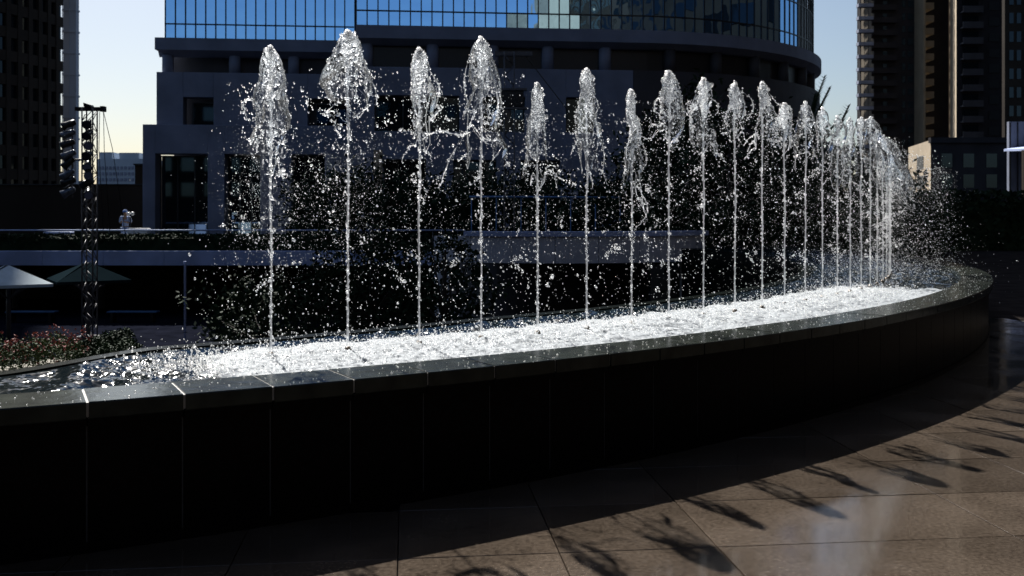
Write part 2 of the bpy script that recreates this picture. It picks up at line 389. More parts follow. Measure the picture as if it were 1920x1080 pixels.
# ------------------------------------------------------------------ pool water with foam
def pool():
    th = np.concatenate([np.linspace(-70, -46, 1500), np.linspace(-46, -30, 560)[1:], np.linspace(-30, 20, 420)[1:]])
    nr = 190; s = np.linspace(0, 1, nr)
    T, S = np.meshgrid(th, s, indexing='ij'); ri = r_in(T); rr = ri + (R - .405 - ri) * S
    X = CX + rr * np.cos(np.radians(T)); Y = CY + rr * np.sin(np.radians(T))
    A = np.radians(T) * R
    edge = T + 2.2 * (fbm(A * 1.5, rr * 3, 5, 3) - .5)
    foam = np.clip((edge + 62.6) / 3.6, 0, 1) * np.clip((-26 - edge) / 10, 0, 1)
    far = np.clip((rr - (RJ - .75)) / .35, 0, 1)
    foam = foam * far
    # churned surface: rounded lumps on several scales
    l1 = fbm(A * 7, rr * 7, 1, 3); l2 = fbm(A * 26, rr * 26, 2, 3); l3 = np.abs(fbm(A * 60, rr * 60, 4, 2) - .5) * 2
    mound = np.exp(-((rr - RJ - .15) / .5) ** 2)
    zf = .010 + .060 * mound * l1 + .026 * (l2 - .35) + .006 * l3
    zf = np.minimum(zf, .02 + .10 * mound + .03)
    # ripples outside the foam
    rip = .016 * np.sin(A * 11 + 5 * fbm(A * 2, rr * 2, 8, 3) + rr * 5) + .045 * (fbm(A * 6 + rr * 2, rr * 9, 9, 3) - .5) + .010 * (fbm(A * 25, rr * 25, 12, 2) - .5)
    near = np.clip((T + 67.0) / 4, .35, 1)
    lip = np.clip(S / .06, 0, 1) * np.clip((1 - S) / .03, .25, 1)
    Z = WATER + lip * (zf * foam + rip * near * (1 - .6 * foam))
    V = np.stack([X, Y, Z], -1).reshape(-1, 3)
    n0, n1 = T.shape; I = np.arange(n0 * n1).reshape(n0, n1)
    Fq = np.stack([I[:-1, :-1], I[1:, :-1], I[1:, 1:], I[:-1, 1:]], -1).reshape(-1, 4)
    o = mesh_np('pool_water', V, Fq, M['pool'])
    holes = np.clip((fbm(A * 18, rr * 18, 21, 3) - .30) / .12, 0, 1)       # dark water shows between the froth
    patch = np.clip((foam - .62 * (1 - l1) * (1 - .5 * foam) - .12) / .22, 0, 1) * (.62 + .38 * holes)
    at = o.data.attributes.new('foam', 'FLOAT', 'POINT'); at.data.foreach_set('value', patch.astype(np.float32).ravel())
    tag(o, kind='structure')
pool()

# ------------------------------------------------------------------ water jets
def ico(sub):
    import bmesh
    bm = bmesh.new(); bmesh.ops.create_icosphere(bm, subdivisions=sub, radius=1)
    V = np.array([v.co[:] for v in bm.verts]); Fq = np.array([[v.index for v in f.verts] for f in bm.faces]); bm.free(); return V, Fq
I0, I1 = ico(1), ico(2)
def rot_rand(n):
    q = rng.normal(size=(n, 4)); q /= np.linalg.norm(q, axis=1)[:, None]; w, x, y, z = q.T
    return np.stack([np.stack([1 - 2 * (y * y + z * z), 2 * (x * y - z * w), 2 * (x * z + y * w)], -1),
                     np.stack([2 * (x * y + z * w), 1 - 2 * (x * x + z * z), 2 * (y * z - x * w)], -1),
                     np.stack([2 * (x * z - y * w), 2 * (y * z + x * w), 1 - 2 * (x * x + y * y)], -1)], 1)
def blobs(C, rad, fine=False, stretch=1.5):
    C = np.asarray(C, float); n = len(C); V0, F0 = I1 if fine else I0
    lump = 1 + .09 * rng.normal(size=(n, len(V0), 1))
    sc = np.ones((n, 1, 3)); sc[:, 0, 2] = rng.uniform(1, stretch, n)
    V = V0[None] * lump * sc * np.asarray(rad)[:, None, None]
    V = np.einsum('nvi,nij->nvj', V, rot_rand(n)) + C[:, None, :]
    Fq = F0[None] + (np.arange(n) * len(V0))[:, None, None]
    return V.reshape(-1, 3), Fq.reshape(-1, 3)
def merge(parts):
    Vs, Fs, n = [], [], 0
    for V, Fq in parts: Vs.append(V); Fs.append(Fq + n); n += len(V)
    return np.concatenate(Vs), np.concatenate(Fs)
def logr(n, med, sig, lo, hi): return np.clip(np.exp(rng.normal(math.log(med), sig, n)), lo, hi)
def wob(z, s, f=3.0): return (noise2(np.asarray(z) * f, np.zeros_like(z) + s * 7.3, s) - .5) * 2

ORD = ['first', 'second', 'third', 'fourth', 'fifth', 'sixth', 'seventh', 'eighth', 'ninth', 'tenth', 'eleventh', 'twelfth', 'thirteenth', 'fourteenth',
       'fifteenth', 'sixteenth', 'seventeenth', 'eighteenth', 'nineteenth', 'twentieth', 'twenty-first', 'twenty-second', 'twenty-third', 'twenty-fourth',
       'twenty-fifth', 'twenty-sixth', 'twenty-seventh']
# per jet: plume length, plume width, lean to one side, spray amount
STYLE = {0: (.85, .105, -.02, 1.5), 1: (.60, .145, .03, 1.3), 2: (.70, .090, .03, 1.0), 3: (.95, .120, .02, 1.0), 4: (.85, .080, -.01, 1.0), 5: (.9, .085, .02, .8), 6: (1.0, .070, .01, .7)}
def jet(k, t, zt, x, y):
    zb = WATER + .05; H = zt - zb
    L, Wd, lean, amt = STYLE.get(k, (rng.uniform(.55, .95), rng.uniform(.075, .11), rng.uniform(-.03, .03), rng.uniform(.6, 1.0)))
    far = k > 11
    if k > 16: L, Wd, amt, lean = .85, .15, 1.6, .05 + .05 * (k - 16)
    root = thing('water_jet', 'upright jet of white water, %s in the row from the flower bed end' % ORD[k], 'water jet', 'water jets along the curved fountain', (x, y, WATER))
    def part(name, V, Fq, mat, kind=None):
        o = mesh_np(name, np.asarray(V) - np.array([x, y, WATER]), Fq, mat, root)
        if kind: o['kind'] = kind
        return o
    # --- rising column: a wavering rope that beads as it climbs
    n = 150 if not far else 70; zz = np.linspace(zb - .05, zt - .04, n); u = (zz - zb) / H
    cx = x + (.014 * wob(zz, k + 1, 4) + .005 * wob(zz, k + 11, 19)) * u; cy = y + .012 * wob(zz, k + 2, 5) * u
    bead = (.0050 + .0035 * noise2(zz * 22, zz * 0, k + 3) + .0065 * u * noise2(zz * 45, zz * 0, k + 4)) * (1 + .5 * np.exp(-u * 14))
    ns = 8; an = np.linspace(0, 2 * PI, ns, endpoint=False)
    rr = bead[:, None] * (1 + .35 * (rng.random((n, ns)) - .5))
    V = np.stack([cx[:, None] + rr * np.cos(an), cy[:, None] + rr * np.sin(an), np.repeat(zz[:, None], ns, 1)], -1).reshape(-1, 3)
    I = np.arange(n * ns).reshape(n, ns); J = np.roll(I, -1, 1)
    Fq = np.stack([I[:-1], J[:-1], J[1:], I[1:]], -1).reshape(-1, 4)
    part('column', V, Fq, M['column'])
    # --- plume: torn bell of membrane falling back round the column
    ns, nl = (36, 40) if not far else (20, 22)
    an = np.linspace(0, 2 * PI, ns, endpoint=False); s = np.linspace(0, 1, nl)[:, None]
    tear = .55 + .55 * noise2(np.cos(an) * 1.6 + 9, np.sin(an) * 1.6 + k * 3.7, k)[None]
    d = s * L * tear
    prof = Wd * (.50 * np.sqrt(np.clip(d / .10, 0, 1) * (2 - np.clip(d / .10, 0, 1))) + .58 * np.clip((d - .05) / (.6 * L), 0, 1.15))
    prof = prof * (.50 + 1.0 * noise2(np.cos(an)[None] * 1.3 + d * 5.5, np.sin(an)[None] * 1.3 + k * 5.1, k + 9)) * (1 - .35 * np.clip((d / L - .55) / .5, 0, 1))
    prof = prof + .012 * (noise2(np.cos(an)[None] * 4 + d * 22, np.sin(an)[None] * 4 + k, k + 5) - .5)
    lx = lean * d / L + .035 * wob(d, k + 6, 6) * np.clip(d / .25, 0, 1)
    PX = x + prof * np.cos(an) + lx; PY = y + prof * np.sin(an) + .02 * wob(d, k + 7, 4); PZ = zt - d + .0 * an
    PZ = np.broadcast_to(PZ, PX.shape)
    shell = np.stack([PX, PY, PZ], -1)
    I = np.arange(ns * nl).reshape(nl, ns); J = np.roll(I, -1, 1)
    Fq = np.stack([I[:-1], I[1:], J[1:], J[:-1]], -1).reshape(-1, 4)
    ang_ = np.broadcast_to(an[None], PX.shape); dd = np.broadcast_to(d, PX.shape)
    hole = noise2(np.cos(ang_) * 2.2 + dd * 7 + 11, np.sin(ang_) * 2.2 + k * 2.3, k + 13)
    keepf = (hole > .12 + .52 * np.clip(dd / L, 0, 1))[:-1].reshape(-1)
    part('plume', shell.reshape(-1, 3), Fq[keepf], M['membrane'])
    # --- bright ropes along the folds and torn edges
    mb = MB(); beads = []; br = []
    nrope = 13 if not far else 5
    for q in range(nrope):
        i = rng.integers(0, ns); s0 = 0 if q < nrope * .6 else rng.integers(2, nl // 2); pts = []; f = float(i)
        for j in range(s0, nl):
            f += rng.normal(0, .45); a0 = int(math.floor(f)) % ns; fr = f - math.floor(f)
            pts.append(shell[j, a0] * (1 - fr) + shell[j, (a0 + 1) % ns] * fr)
        pts = pts[:max(5, int(len(pts) * rng.uniform(.35, .85)))]; j = 0
        while j < len(pts) - 3:               # ropes pinch off into short runs
            ln = int(rng.integers(4, 10)); seg = pts[j:j + ln]; j += ln + int(rng.integers(0, 4))
            if len(seg) < 3: break
            w_ = rng.uniform(.0022, .0055); mb.tube(seg, [w_ * (.25 + .75 * math.sin(PI * (q_ + .5) / len(seg))) * rng.uniform(.7, 1.3) for q_ in range(len(seg))], 5)
        for p in pts[::2]: beads.append(p + rng.normal(0, .006, 3)); br.append(rng.uniform(.003, .0085))
    for q in range(3 if not far else 1):      # arcs of the torn lower hem, and strands thrown off it
        i0 = rng.integers(0, ns); ln = rng.integers(5, 12); pts = [shell[nl - 1, (i0 + j) % ns] + np.array([0, 0, .02 * math.sin(j)]) for j in range(ln)]
        mb.tube(pts, [.0018 + .004 * rng.random() for _ in pts], 5)
        p = shell[nl - 1, i0].copy(); v = np.array([math.cos(an[i0]), math.sin(an[i0]) * .5, rng.uniform(-.2, .6)]) * rng.uniform(.006, .016); pts = []
        for j in range(rng.integers(5, 11)):
            pts.append(p.copy()); p = p + v + rng.normal(0, .006, 3); v = v + np.array([0, 0, -.0042])
        mb.tube(pts, [.0014 + .0045 * rng.random() ** 2 for _ in pts], 5)
        for p in pts: beads.append(p + rng.normal(0, .005, 3)); br.append(rng.uniform(.003, .009))
    mb.build('strand', M['rope'], root, True).data.transform(__import__('mathutils').Matrix.Translation((-x, -y, -WATER)))
    root.children[-1]['kind'] = 'stuff'
    # --- lumpy crown
    nc = 230 if not far else 90
    jj = np.minimum((rng.random(nc) ** 1.7 * nl * .45).astype(int), nl - 1); ii = rng.integers(0, ns, nc)
    C = shell[jj, ii]; ax = np.stack([x + lx[jj, 0] * np.ones(nc), np.full(nc, y), C[:, 2]], -1)
    w = rng.random(nc)[:, None] ** .5; C = ax + (C - ax) * w + rng.normal(0, .006, (nc, 3))
    nk = 110 if not far else 40; dk = .03 + .38 * L * rng.random(nk) ** 1.2
    C = np.concatenate([C, np.stack([x + rng.normal(0, .013 + .012 * np.exp(-dk * 14), nk), y - .015 + rng.normal(0, .014, nk), zt - dk], -1)]); nc += nk
    V1 = blobs(C, logr(nc, .0072, .45, .003, .018), not far, 2.2)
    # beads on the column
    nb = int(130 * max(amt, .9))
    zq = zb + H * rng.random(nb) ** .7; C2 = np.stack([x + rng.normal(0, .009, nb), y + rng.normal(0, .009, nb), zq], -1)
    V2 = blobs(C2, logr(nb, .0062, .35, .003, .013), False, 1.6)
    nh = 170 if not far else 60
    jj = np.clip((nl * rng.beta(4, 2, nh)).astype(int), 0, nl - 1); ii = (rng.integers(0, 7, nh) * ns // 7 + rng.normal(0, ns / 26, nh)).astype(int) % ns
    C3 = shell[jj, ii] + rng.normal(0, .014, (nh, 3)) + np.array([0, 0, -.03]); beads += list(C3); br += list(logr(nh, .0042, .5, .0015, .011))
    V3 = blobs(np.array(beads), np.array(br), False, 1.8)
    V, Fq = merge([V1, V2, V3]) if not (not far) else merge([V2, V3])
    part('bead', V, Fq, M['drop'], 'stuff')
    if not far: part('crown', *V1, M['crown'], 'stuff')
    # --- falling spray
    nd = int((720 if not far else 460) * amt)
    v = rng.random(nd); zq = zt - .12 * H - (.88 * H) * v ** 1.45
    sg = .045 + .20 * np.clip((zt - zq) / H, 0, 1) ** .6
    C = np.stack([x + lean * 2 + rng.normal(0, 1, nd) * sg * 1.15, y + rng.normal(0, 1, nd) * sg * .9, zq], -1)
    a = blobs(C, logr(nd, .0024, .58, .001, .0115), False, 1.5)
    ncl = int(10 * amt); parts = [a]           # clots: several drops breaking apart together
    for q in range(ncl):
        zc = zt - H * rng.uniform(.2, .8); c = np.array([x + rng.normal(0, .17), y + rng.normal(0, .13), zc]); m_ = rng.integers(8, 30)
        dirv = rng.normal(0, 1, 3); dirv /= np.linalg.norm(dirv)
        C = c + dirv * rng.normal(0, .05, (m_, 1)) + rng.normal(0, .014, (m_, 3)); parts.append(blobs(C, logr(m_, .0036, .55, .0015, .012), False, 1.8))
    nf = int(1300 * amt) if k < 2 else int(420 * amt)  # fine mist below the plume
    zq = zt - H * (.24 + .60 * rng.beta(2.6, 3.2, nf)); C = np.stack([x + rng.normal(-.02, .17, nf), y + rng.normal(0, .14, nf), zq], -1)
    parts.append(blobs(C, logr(nf, .00145, .3, .0008, .003), False, 1.3))
    V, Fq = merge(parts); part('spray', V, Fq, M['drop'], 'stuff')
for k, (t, zt, x, y) in enumerate(jets): jet(k, t, zt, x, y)

# single ropes of water flung clear of particular plumes (photo columns and rows, at the depth of their jet)
FLUNG = {0: [[(498, 222), (484, 200), (470, 188), (459, 192), (458, 210), (464, 228)], [(512, 262), (528, 268), (541, 258)], [(520, 130), (530, 165), (540, 195), (530, 215), (520, 225)]],
         1: [[(634, 85), (622, 120), (618, 155), (622, 185)], [(664, 80), (680, 125), (696, 150), (706, 178), (702, 200)], [(636, 190), (622, 200), (610, 212)], [(660, 222), (678, 208), (694, 200)]],
         2: [[(800, 112), (810, 140), (823, 160), (822, 178), (814, 205)], [(788, 262), (806, 252), (826, 245), (850, 250), (868, 252), (884, 246)], [(806, 222), (822, 210), (832, 200)], [(856, 275), (842, 300), (832, 330), (824, 350)]],
         3: [[(884, 100), (874, 130), (870, 165), (878, 195), (872, 215)], [(914, 105), (926, 150), (934, 195), (932, 215), (942, 238)], [(905, 258), (920, 265), (934, 262), (946, 280), (948, 296)]],
         5: [[(1106, 168), (1122, 196), (1116, 222), (1124, 255), (1133, 298), (1126, 330)], [(1090, 205), (1084, 240), (1086, 270)]],
         6: [[(1194, 250), (1208, 275), (1212, 305), (1200, 322)], [(1196, 350), (1210, 375), (1214, 392), (1206, 412), (1186, 434)]],
         7: [[(1245, 178), (1230, 190), (1226, 205), (1236, 215)], [(1240, 238), (1226, 232), (1216, 244)]], 8: [[(1308, 208), (1292, 190), (1288, 205), (1298, 222)], [(1332, 182), (1346, 196), (1344, 215)]],
         9: [[(1388, 170), (1406, 185), (1412, 205), (1402, 225)], [(1396, 300), (1404, 285), (1416, 276)]], 10: [[(1442, 175), (1456, 195), (1472, 198), (1480, 212)], [(1438, 262), (1456, 266), (1468, 258)]]}
def flung():
    roots = [o for o in col.objects if o.name.startswith('water_jet')]
    for k, runs in FLUNG.items():
        root = roots[k]; jx, jy = jets[k][2], jets[k][3]
        for run in runs:
            P0 = np.array([(px(a, jy), jy + .03 * math.sin(i * 1.7 + k), pz(b, jy)) for i, (a, b) in enumerate(run)]); q = []
            for i in range(len(P0) - 1):      # smooth through the points
                a, b, c, d = P0[max(i - 1, 0)], P0[i], P0[i + 1], P0[min(i + 2, len(P0) - 1)]
                for u in np.linspace(0, 1, 7)[:-1]: q.append(.5 * ((2 * b) + (c - a) * u + (2 * a - 5 * b + 4 * c - d) * u * u + (-a + 3 * b - 3 * c + d) * u ** 3) + rng.normal(0, .0022, 3))
            n = len(q); w_ = [(.0022 + .0050 * float(noise2(np.array(i * .45), np.array(k * 1.0), k))) * (.4 + .6 * math.sin(PI * (i + .5) / n)) for i in range(n)]
            o = np.array([jx, jy, WATER]); mb = MB(); mb.tube([tuple(p - o) for p in q], w_, 6); mb.build('flung_strand', M['rope'], root, True)
            nb = n * 2; ii = rng.integers(0, n, nb); C = np.array(q)[ii] - o + rng.normal(0, .011, (nb, 3)); V, Fq = blobs(C, logr(nb, .0036, .5, .0014, .009), False, 1.8)
            mesh_np('loose_beads', V, Fq, M['drop'], root)['kind'] = 'stuff'
flung()

def froth():                                  # splashes standing up from the churned water
    n = 20000; t = -61.8 + 30 * rng.random(n) ** 1.1 + rng.normal(0, .6, n); r = RJ + .10 + rng.normal(0, .30, n); ok = (r < R - .46) & (r > RJ - .7); t, r = t[ok], r[ok]; n = len(t)
    h = rng.exponential(.032, n); h = np.minimum(h, .16)
    C = np.stack([CX + r * np.cos(np.radians(t)), CY + r * np.sin(np.radians(t)), WATER + .02 + h], -1)
    V, Fq = blobs(C, logr(n, .0036, .45, .0015, .010) * (1 - 2.5 * h.clip(0, .25)), False, 2.0)
    tag(mesh_np('froth', V, Fq, M['froth']), 'white froth and splashes churned up along the row of jets', 'foam', kind='stuff')
    n = 7000; t = rng.uniform(-36, -4, n); r = RJ + rng.normal(.1, .55, n); h = rng.exponential(.22, n).clip(0, 1.3)
    C = np.stack([CX + r * np.cos(np.radians(t)), CY + r * np.sin(np.radians(t)), WATER + .03 + h], -1)
    V, Fq = blobs(C, logr(n, .0028, .4, .0012, .007), False, 1.4)
    tag(mesh_np('drifting_spray', V, Fq, M['drop']), 'fine spray drifting over the far bend of the pool', 'spray', kind='stuff')
    n = 700; t = rng.uniform(-66, -22, n); r = R - .42 * rng.random(n)   # stray drops lying on the coping
    C = np.stack([CX + r * np.cos(np.radians(t)), CY + r * np.sin(np.radians(t)), np.full(n, RIM + .001)], -1)
    V, Fq = blobs(C, logr(n, .003, .4, .0015, .008), False, 1.2)
    tag(mesh_np('stray_drops', V, Fq, M['drop']), 'stray water drops lying on the slate coping', 'water drops', kind='stuff')
froth()

# ------------------------------------------------------------------ foliage builders
def leaves(C, size, rngs=rng, flat=.5):
    n = len(C); a = rngs.normal(size=(n, 3)); a /= np.linalg.norm(a, axis=1)[:, None]
    b = np.cross(a, rngs.normal(size=(n, 3))); b /= np.linalg.norm(b, axis=1)[:, None]
    s = size * rngs.uniform(.6, 1.3, (n, 1)); w = s * flat
    V = np.stack([C - a * s, C + b * w, C + a * s, C - b * w], 1).reshape(-1, 3)
    return V, np.arange(n * 4).reshape(n, 4)
def tree(label, x, y, z0, h, rx, rz, nclump=60, per=90, leaf=.11, group='dark trees behind the fountain', seed=1, name='tree', trunk=.12):
    rg = np.random.default_rng(seed); root = thing(name, label, 'tree' if name.endswith('tree') else 'shrub', group, (x, y, z0))
    m = MB(); zc = h - rz
    m.tube([(0, 0, -.05), (.05, 0, zc * .5), (-.04, .05, zc), (0, 0, h * .9)], [trunk, trunk * .8, trunk * .6, trunk * .2], 8)
    ph = rg.normal(size=(nclump, 3)); ph /= np.linalg.norm(ph, axis=1)[:, None]; ph *= rg.uniform(.35, 1, (nclump, 1)) ** .6
    cl = ph * np.array([rx, rx, rz]) * (.8 + .35 * rg.random((nclump, 1))) + np.array([0, 0, zc])
    for c in cl[::4]:
        mid = (np.array([0, 0, zc * .8]) + c) / 2 + np.array([0, 0, -.1]); m.tube([(0, 0, zc * .7), tuple(mid), tuple(c)], [trunk * .4, trunk * .25, trunk * .08], 5)
    m.build('trunk', M['bark'], root, True)
    C = (cl[:, None] + rg.normal(size=(nclump, per, 3)) * np.array([.17, .17, .13]) * rx * rg.uniform(.6, 1.3, (nclump, 1, 1))).reshape(-1, 3)
    C[:, 2] = np.maximum(C[:, 2], .05)
    V, Fq = leaves(C, leaf, rg); o = mesh_np('crown', V, Fq, M['leaf'], root, False)
    return root

# ------------------------------------------------------------------ office building behind the court
def frame2(A, B):                             # local facade frame: u along, outward normal towards the plaza
    A, B = Vector((*A, 0)), Vector((*B, 0)); u = (B - A).normalized(); return A, u, Vector((u.y, -u.x, 0)), (B - A).length
def fbox(m, fr, u0, u1, n0, n1, z0, z1):      # box in a facade frame; n is metres outwards
    A, u, n, _ = fr
    P = [A + u * a + n * b for a, b in ((u0, n1), (u1, n1), (u1, n0), (u0, n0))]
    return m.hexa([(p.x, p.y, z0) for p in P] + [(p.x, p.y, z1) for p in P])
def wall_open(m, fr, u0, u1, z0, z1, n0, n1, holes):   # wall slab left round rectangular openings
    us = sorted({u0, u1, *[min(max(h[0], u0), u1) for h in holes], *[min(max(h[1], u0), u1) for h in holes]})
    for a, b in zip(us[:-1], us[1:]):
        if b - a < 1e-4: continue
        hs = sorted([(h[2], h[3]) for h in holes if h[0] <= a + 1e-4 and h[1] >= b - 1e-4]); z = z0
        for lo, hi in hs:
            if lo > z + 1e-4: fbox(m, fr, a, b, n0, n1, z, lo)
            z = max(z, hi)
        if z < z1 - 1e-4: fbox(m, fr, a, b, n0, n1, z, z1)
def window(fr, u0, u1, z0, z1, n, parent, mat, bars=1):
    w = MB(); t = .07
    fbox(w, fr, u0, u0 + t, n - .06, n, z0, z1); fbox(w, fr, u1 - t, u1, n - .06, n, z0, z1)
    fbox(w, fr, u0 + t, u1 - t, n - .06, n, z0, z0 + t); fbox(w, fr, u0 + t, u1 - t, n - .06, n, z1 - t, z1)
    for i in range(bars):
        c = u0 + (u1 - u0) * (i + 1) / (bars + 1); fbox(w, fr, c - .03, c + .03, n - .055, n - .005, z0 + t, z1 - t)
    o = w.build('window', M['mullion'], parent)
    us = [u0 + t] + [u0 + (u1 - u0) * (i + 1) / (bars + 1) for i in range(bars)] + [u1 - t]
    for a, b in zip(us[:-1], us[1:]):
        fbox(MB(), fr, a + .02, b - .02, n - .05, n - .03, z0 + t - .01, z1 - t + .01).build('pane', mat, o)
    return o

office = thing('office_building', 'office building with blue mirror glass above a grey stepped stone base', 'building')
ZG = [12.3, 13.2, 15.3]                       # glass rows that can be seen; more storeys above
TOP = 43.5
def curtain(path, name_parent, mat, solid=9999):
    """panes of a curtain wall between consecutive plan points"""
    grid = MB()
    for i, (a, b) in enumerate(zip(path[:-1], path[1:])):
        fr = frame2(a, b); Lg = fr[3]
        for z0, z1 in zip(ZG[:-1], ZG[1:]):
            m_ = MB(); A, u, n, _ = fr; t1, t2 = rng.normal(0, .0022), rng.normal(0, .0022)
            p = [A + u * (.02) + n * (.0 + t1), A + u * (Lg - .02) + n * (.0 - t1)]
            m_.add([(p[0].x, p[0].y, z0), (p[1].x, p[1].y, z0), (p[1].x + n.x * t2, p[1].y + n.y * t2, z1), (p[0].x + n.x * t2, p[0].y + n.y * t2, z1)], [(0, 1, 2, 3)])
            m_.build('pane' if i < solid else 'cladding_panel', mat if i < solid else M['mullion'], name_parent)
        fbox(grid, fr, -.035, .035, -.02, .045, ZG[0], TOP)
        for z in ZG + [z for z in np.arange(16.2, TOP, 3.0)] + [z + 2.1 for z in np.arange(16.2, TOP - 3, 3.0)]:
            fbox(grid, fr, 0.036, Lg - .036, -.02, .035, z - .04, z + .04)
    grid.build('mullion_grid', M['mullion'], name_parent)
    up = MB()
    for a, b in list(zip(path[:-1], path[1:]))[:solid]:
        up.add([(*a, ZG[2]), (*b, ZG[2]), (*b, TOP), (*a, TOP)], [(0, 1, 2, 3)])
    o = up.build('upper_glazing', mat, name_parent); o['kind'] = 'stuff'
def lerp(a, b, t): return (a[0] + (b[0] - a[0]) * t, a[1] + (b[1] - a[1]) * t)
LA, LB = (-21.08, 60.0), (-9.75, 61.1)
left_path = [lerp(LA, LB, i / 19) for i in range(20)]
SA, SB = (-8.84, 56.0), (7.0, 57.6)
flat_path = [lerp(SA, SB, i / 26) for i in range(27)]
RC = 16.5; CC = (5.34, 74.0); H0 = math.degrees(math.atan(.101))
def arc(r, h): return (CC[0] + r * math.sin(math.radians(h)), CC[1] - r * math.cos(math.radians(h)))
bend_path = [arc(RC, h) for h in np.linspace(H0, 110, 47)]
for pth, nm in ((left_path, 'curtain_wall'), (flat_path, 'curtain_wall'), (bend_path, 'curtain_wall')):
    e = empty(nm); e.parent = office; curtain(pth, e, M['glass_blue'], 21 if pth is bend_path else 9999)
# return wall where the nearer glass steps forward, and the dark end pier
m = MB(); m.hexa([(-8.84, 56.02, 11.4), (-8.70, 56.04, 11.4), (-9.30, 61.3, 11.4), (-9.70, 61.2, 11.4), (-8.84, 56.02, TOP), (-8.70, 56.04, TOP), (-9.30, 61.3, TOP), (-9.70, 61.2, TOP)]); m.build('return_wall', M['mullion'], office)
# roof slab and rear mass
m = MB(); m.box(-21.0, -9.8, 61.3, 84, 0, TOP - .1); m.build('rear_block', M['concrete_dark'], office)
m = MB(); pp = [(-8.6, 56.3)] + [arc(RC - .4, h) for h in np.linspace(H0, 110, 30)] + [(-8.6, 80)]
m.add([(*p, 0) for p in pp] + [(*p, TOP - .05) for p in pp], [tuple(range(len(pp)))[::-1], tuple(range(len(pp), 2 * len(pp)))] + [(i, (i + 1) % len(pp), len(pp) + (i + 1) % len(pp), len(pp) + i) for i in range(len(pp))])
m.build('core', M['mullion'], office)
# ledges under the glass, with a sloped soffit
def ledge(path_in, path_out, path_mid, name):
    m = MB(); n = len(path_in); lo, hi, so = 11.55, 12.28, 11.25
    for a, b, c in zip(path_in, path_out, path_mid): m.v += [(*a, hi), (*b, hi), (*b, lo), (*c, so), (*a, so)]
    for i in range(n - 1):
        for q in range(5): m.f.append((i * 5 + q, i * 5 + (q + 1) % 5, (i + 1) * 5 + (q + 1) % 5, (i + 1) * 5 + q))
    m.f.append(tuple(range(5))); m.f.append(tuple((n - 1) * 5 + q for q in range(5))[::-1])
    return m.build(name, M['concrete'], office)
def offs(A, B, d, ext=0.0):
    fr = frame2(A, B); a = fr[0] + fr[2] * d - fr[1] * ext; b = fr[0] + fr[1] * (fr[3]) + fr[2] * d; return [(a.x, a.y), (b.x, b.y)]
ledge(offs(LA, LB, -.6, .5), offs(LA, LB, .5, .5), offs(LA, LB, -.1, -.1), 'ledge')
ledge(offs(SA, SB, -.5) + [arc(RC - .5, h) for h in np.linspace(H0, 110, 40)][1:], offs(SA, SB, .55) + [arc(RC + .55, h) for h in np.linspace(H0, 110, 40)][1:], offs(SA, SB, .0) + [arc(RC, h) for h in np.linspace(H0, 110, 40)][1:], 'ledge')
# left stone base: loggia with round columns, stepped walls with openings
FL = frame2(LA, LB); FS = frame2(SA, SB)
def ul(x): return (px(x, 60.4) - LA[0])
def us(x): return (px(x, 56.6) - SA[0])
w = MB(); wall_open(w, FL, -.4, 11.6, 7.0, 10.2, -.5, .5, [(ul(350), ul(405), 6.9, 8.7), (ul(577), ul(660), 6.9, 8.7)])
wall_open(w, FL, -1.1, 11.6, -.2, 6.995, -.5, .9, [(ul(303), ul(397), -.3, 5.25), (ul(427), ul(492), -.3, 5.25), (ul(548), ul(610), -.3, 5.25)])
w.build('stone_base', M['concrete'], office, bevel=.02)
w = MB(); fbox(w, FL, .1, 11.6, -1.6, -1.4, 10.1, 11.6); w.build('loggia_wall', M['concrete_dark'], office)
for x in (318, 440, 549, 655):
    c = FL[0] + FL[1] * ul(x) + FL[2] * (-.15); MB().lathe((c.x, c.y, 10.15), [(.34, 0), (.34, 1.15)], 18).build('column', M['concrete'], office, True)
for a, b in ((343, 425), (458, 530), (567, 640)): window(FL, ul(a), ul(b), 10.25, 11.15, -1.34, office, M['glass_dark'], 2)
window(FL, ul(363), ul(405), 7.0, 8.45, .05, office, M['glass_dark'], 0); window(FL, ul(590), ul(660), 7.0, 8.45, .05, office, M['glass_dark'], 1)
for a, b in ((303, 397), (427, 492), (548, 610)): window(FL, ul(a), ul(b), -.2, 5.2, -.3, office, M['glass_dark'], 2)
# nearer stone base and its curved end
w = MB(); wall_open(w, FS, -.3, 15.9, 5.0, 9.95, -.8, .45, [(us(705), us(862), 6.3, 8.35), (us(905), us(985), 6.3, 8.35), (us(1062), us(1117), 6.3, 8.35)])
wall_open(w, FS, -.3, 15.9, -.2, 4.995, -.8, .75, [(us(722), us(800), -.3, 4.7), (us(850), us(930), -.3, 4.7), (us(975), us(1050), -.3, 4.7)])
w.build('stone_base', M['concrete'], office, bevel=.02)
for a, b in ((705, 862), (905, 985), (1062, 1117)): window(FS, us(a), us(b), 6.3, 8.35, .0, office, M['glass_dark'], 2 if b - a > 70 else 0)
for a, b in ((722, 800), (850, 930), (975, 1050)): window(FS, us(a), us(b), -.2, 4.7, -.1, office, M['glass_dark'], 2)
MB().hexa([(p.x, p.y, z) for z in (-.2, 5.2) for p in [FS[0] + FS[1] * a + FS[2] * b for a, b in ((us(704), .95), (us(720), .95), (us(720), .6), (us(704), .6))]]).build('tan_pilaster', M['tower_tan'], office)
w = MB()
for h0, h1 in zip(np.linspace(H0, 110, 40)[:-1], np.linspace(H0, 110, 40)[1:]):
    for r0, r1, z0, z1 in ((RC - .8, RC + .45, 5.0, 9.95), (RC - .8, RC + .75, -.2, 4.995), (RC - 1.6, RC - 1.4, 9.9, 11.6)):
        P = [arc(r1, h0), arc(r1, h1), arc(r0, h1), arc(r0, h0)]; w.hexa([(*p, z0) for p in P] + [(*p, z1) for p in P])
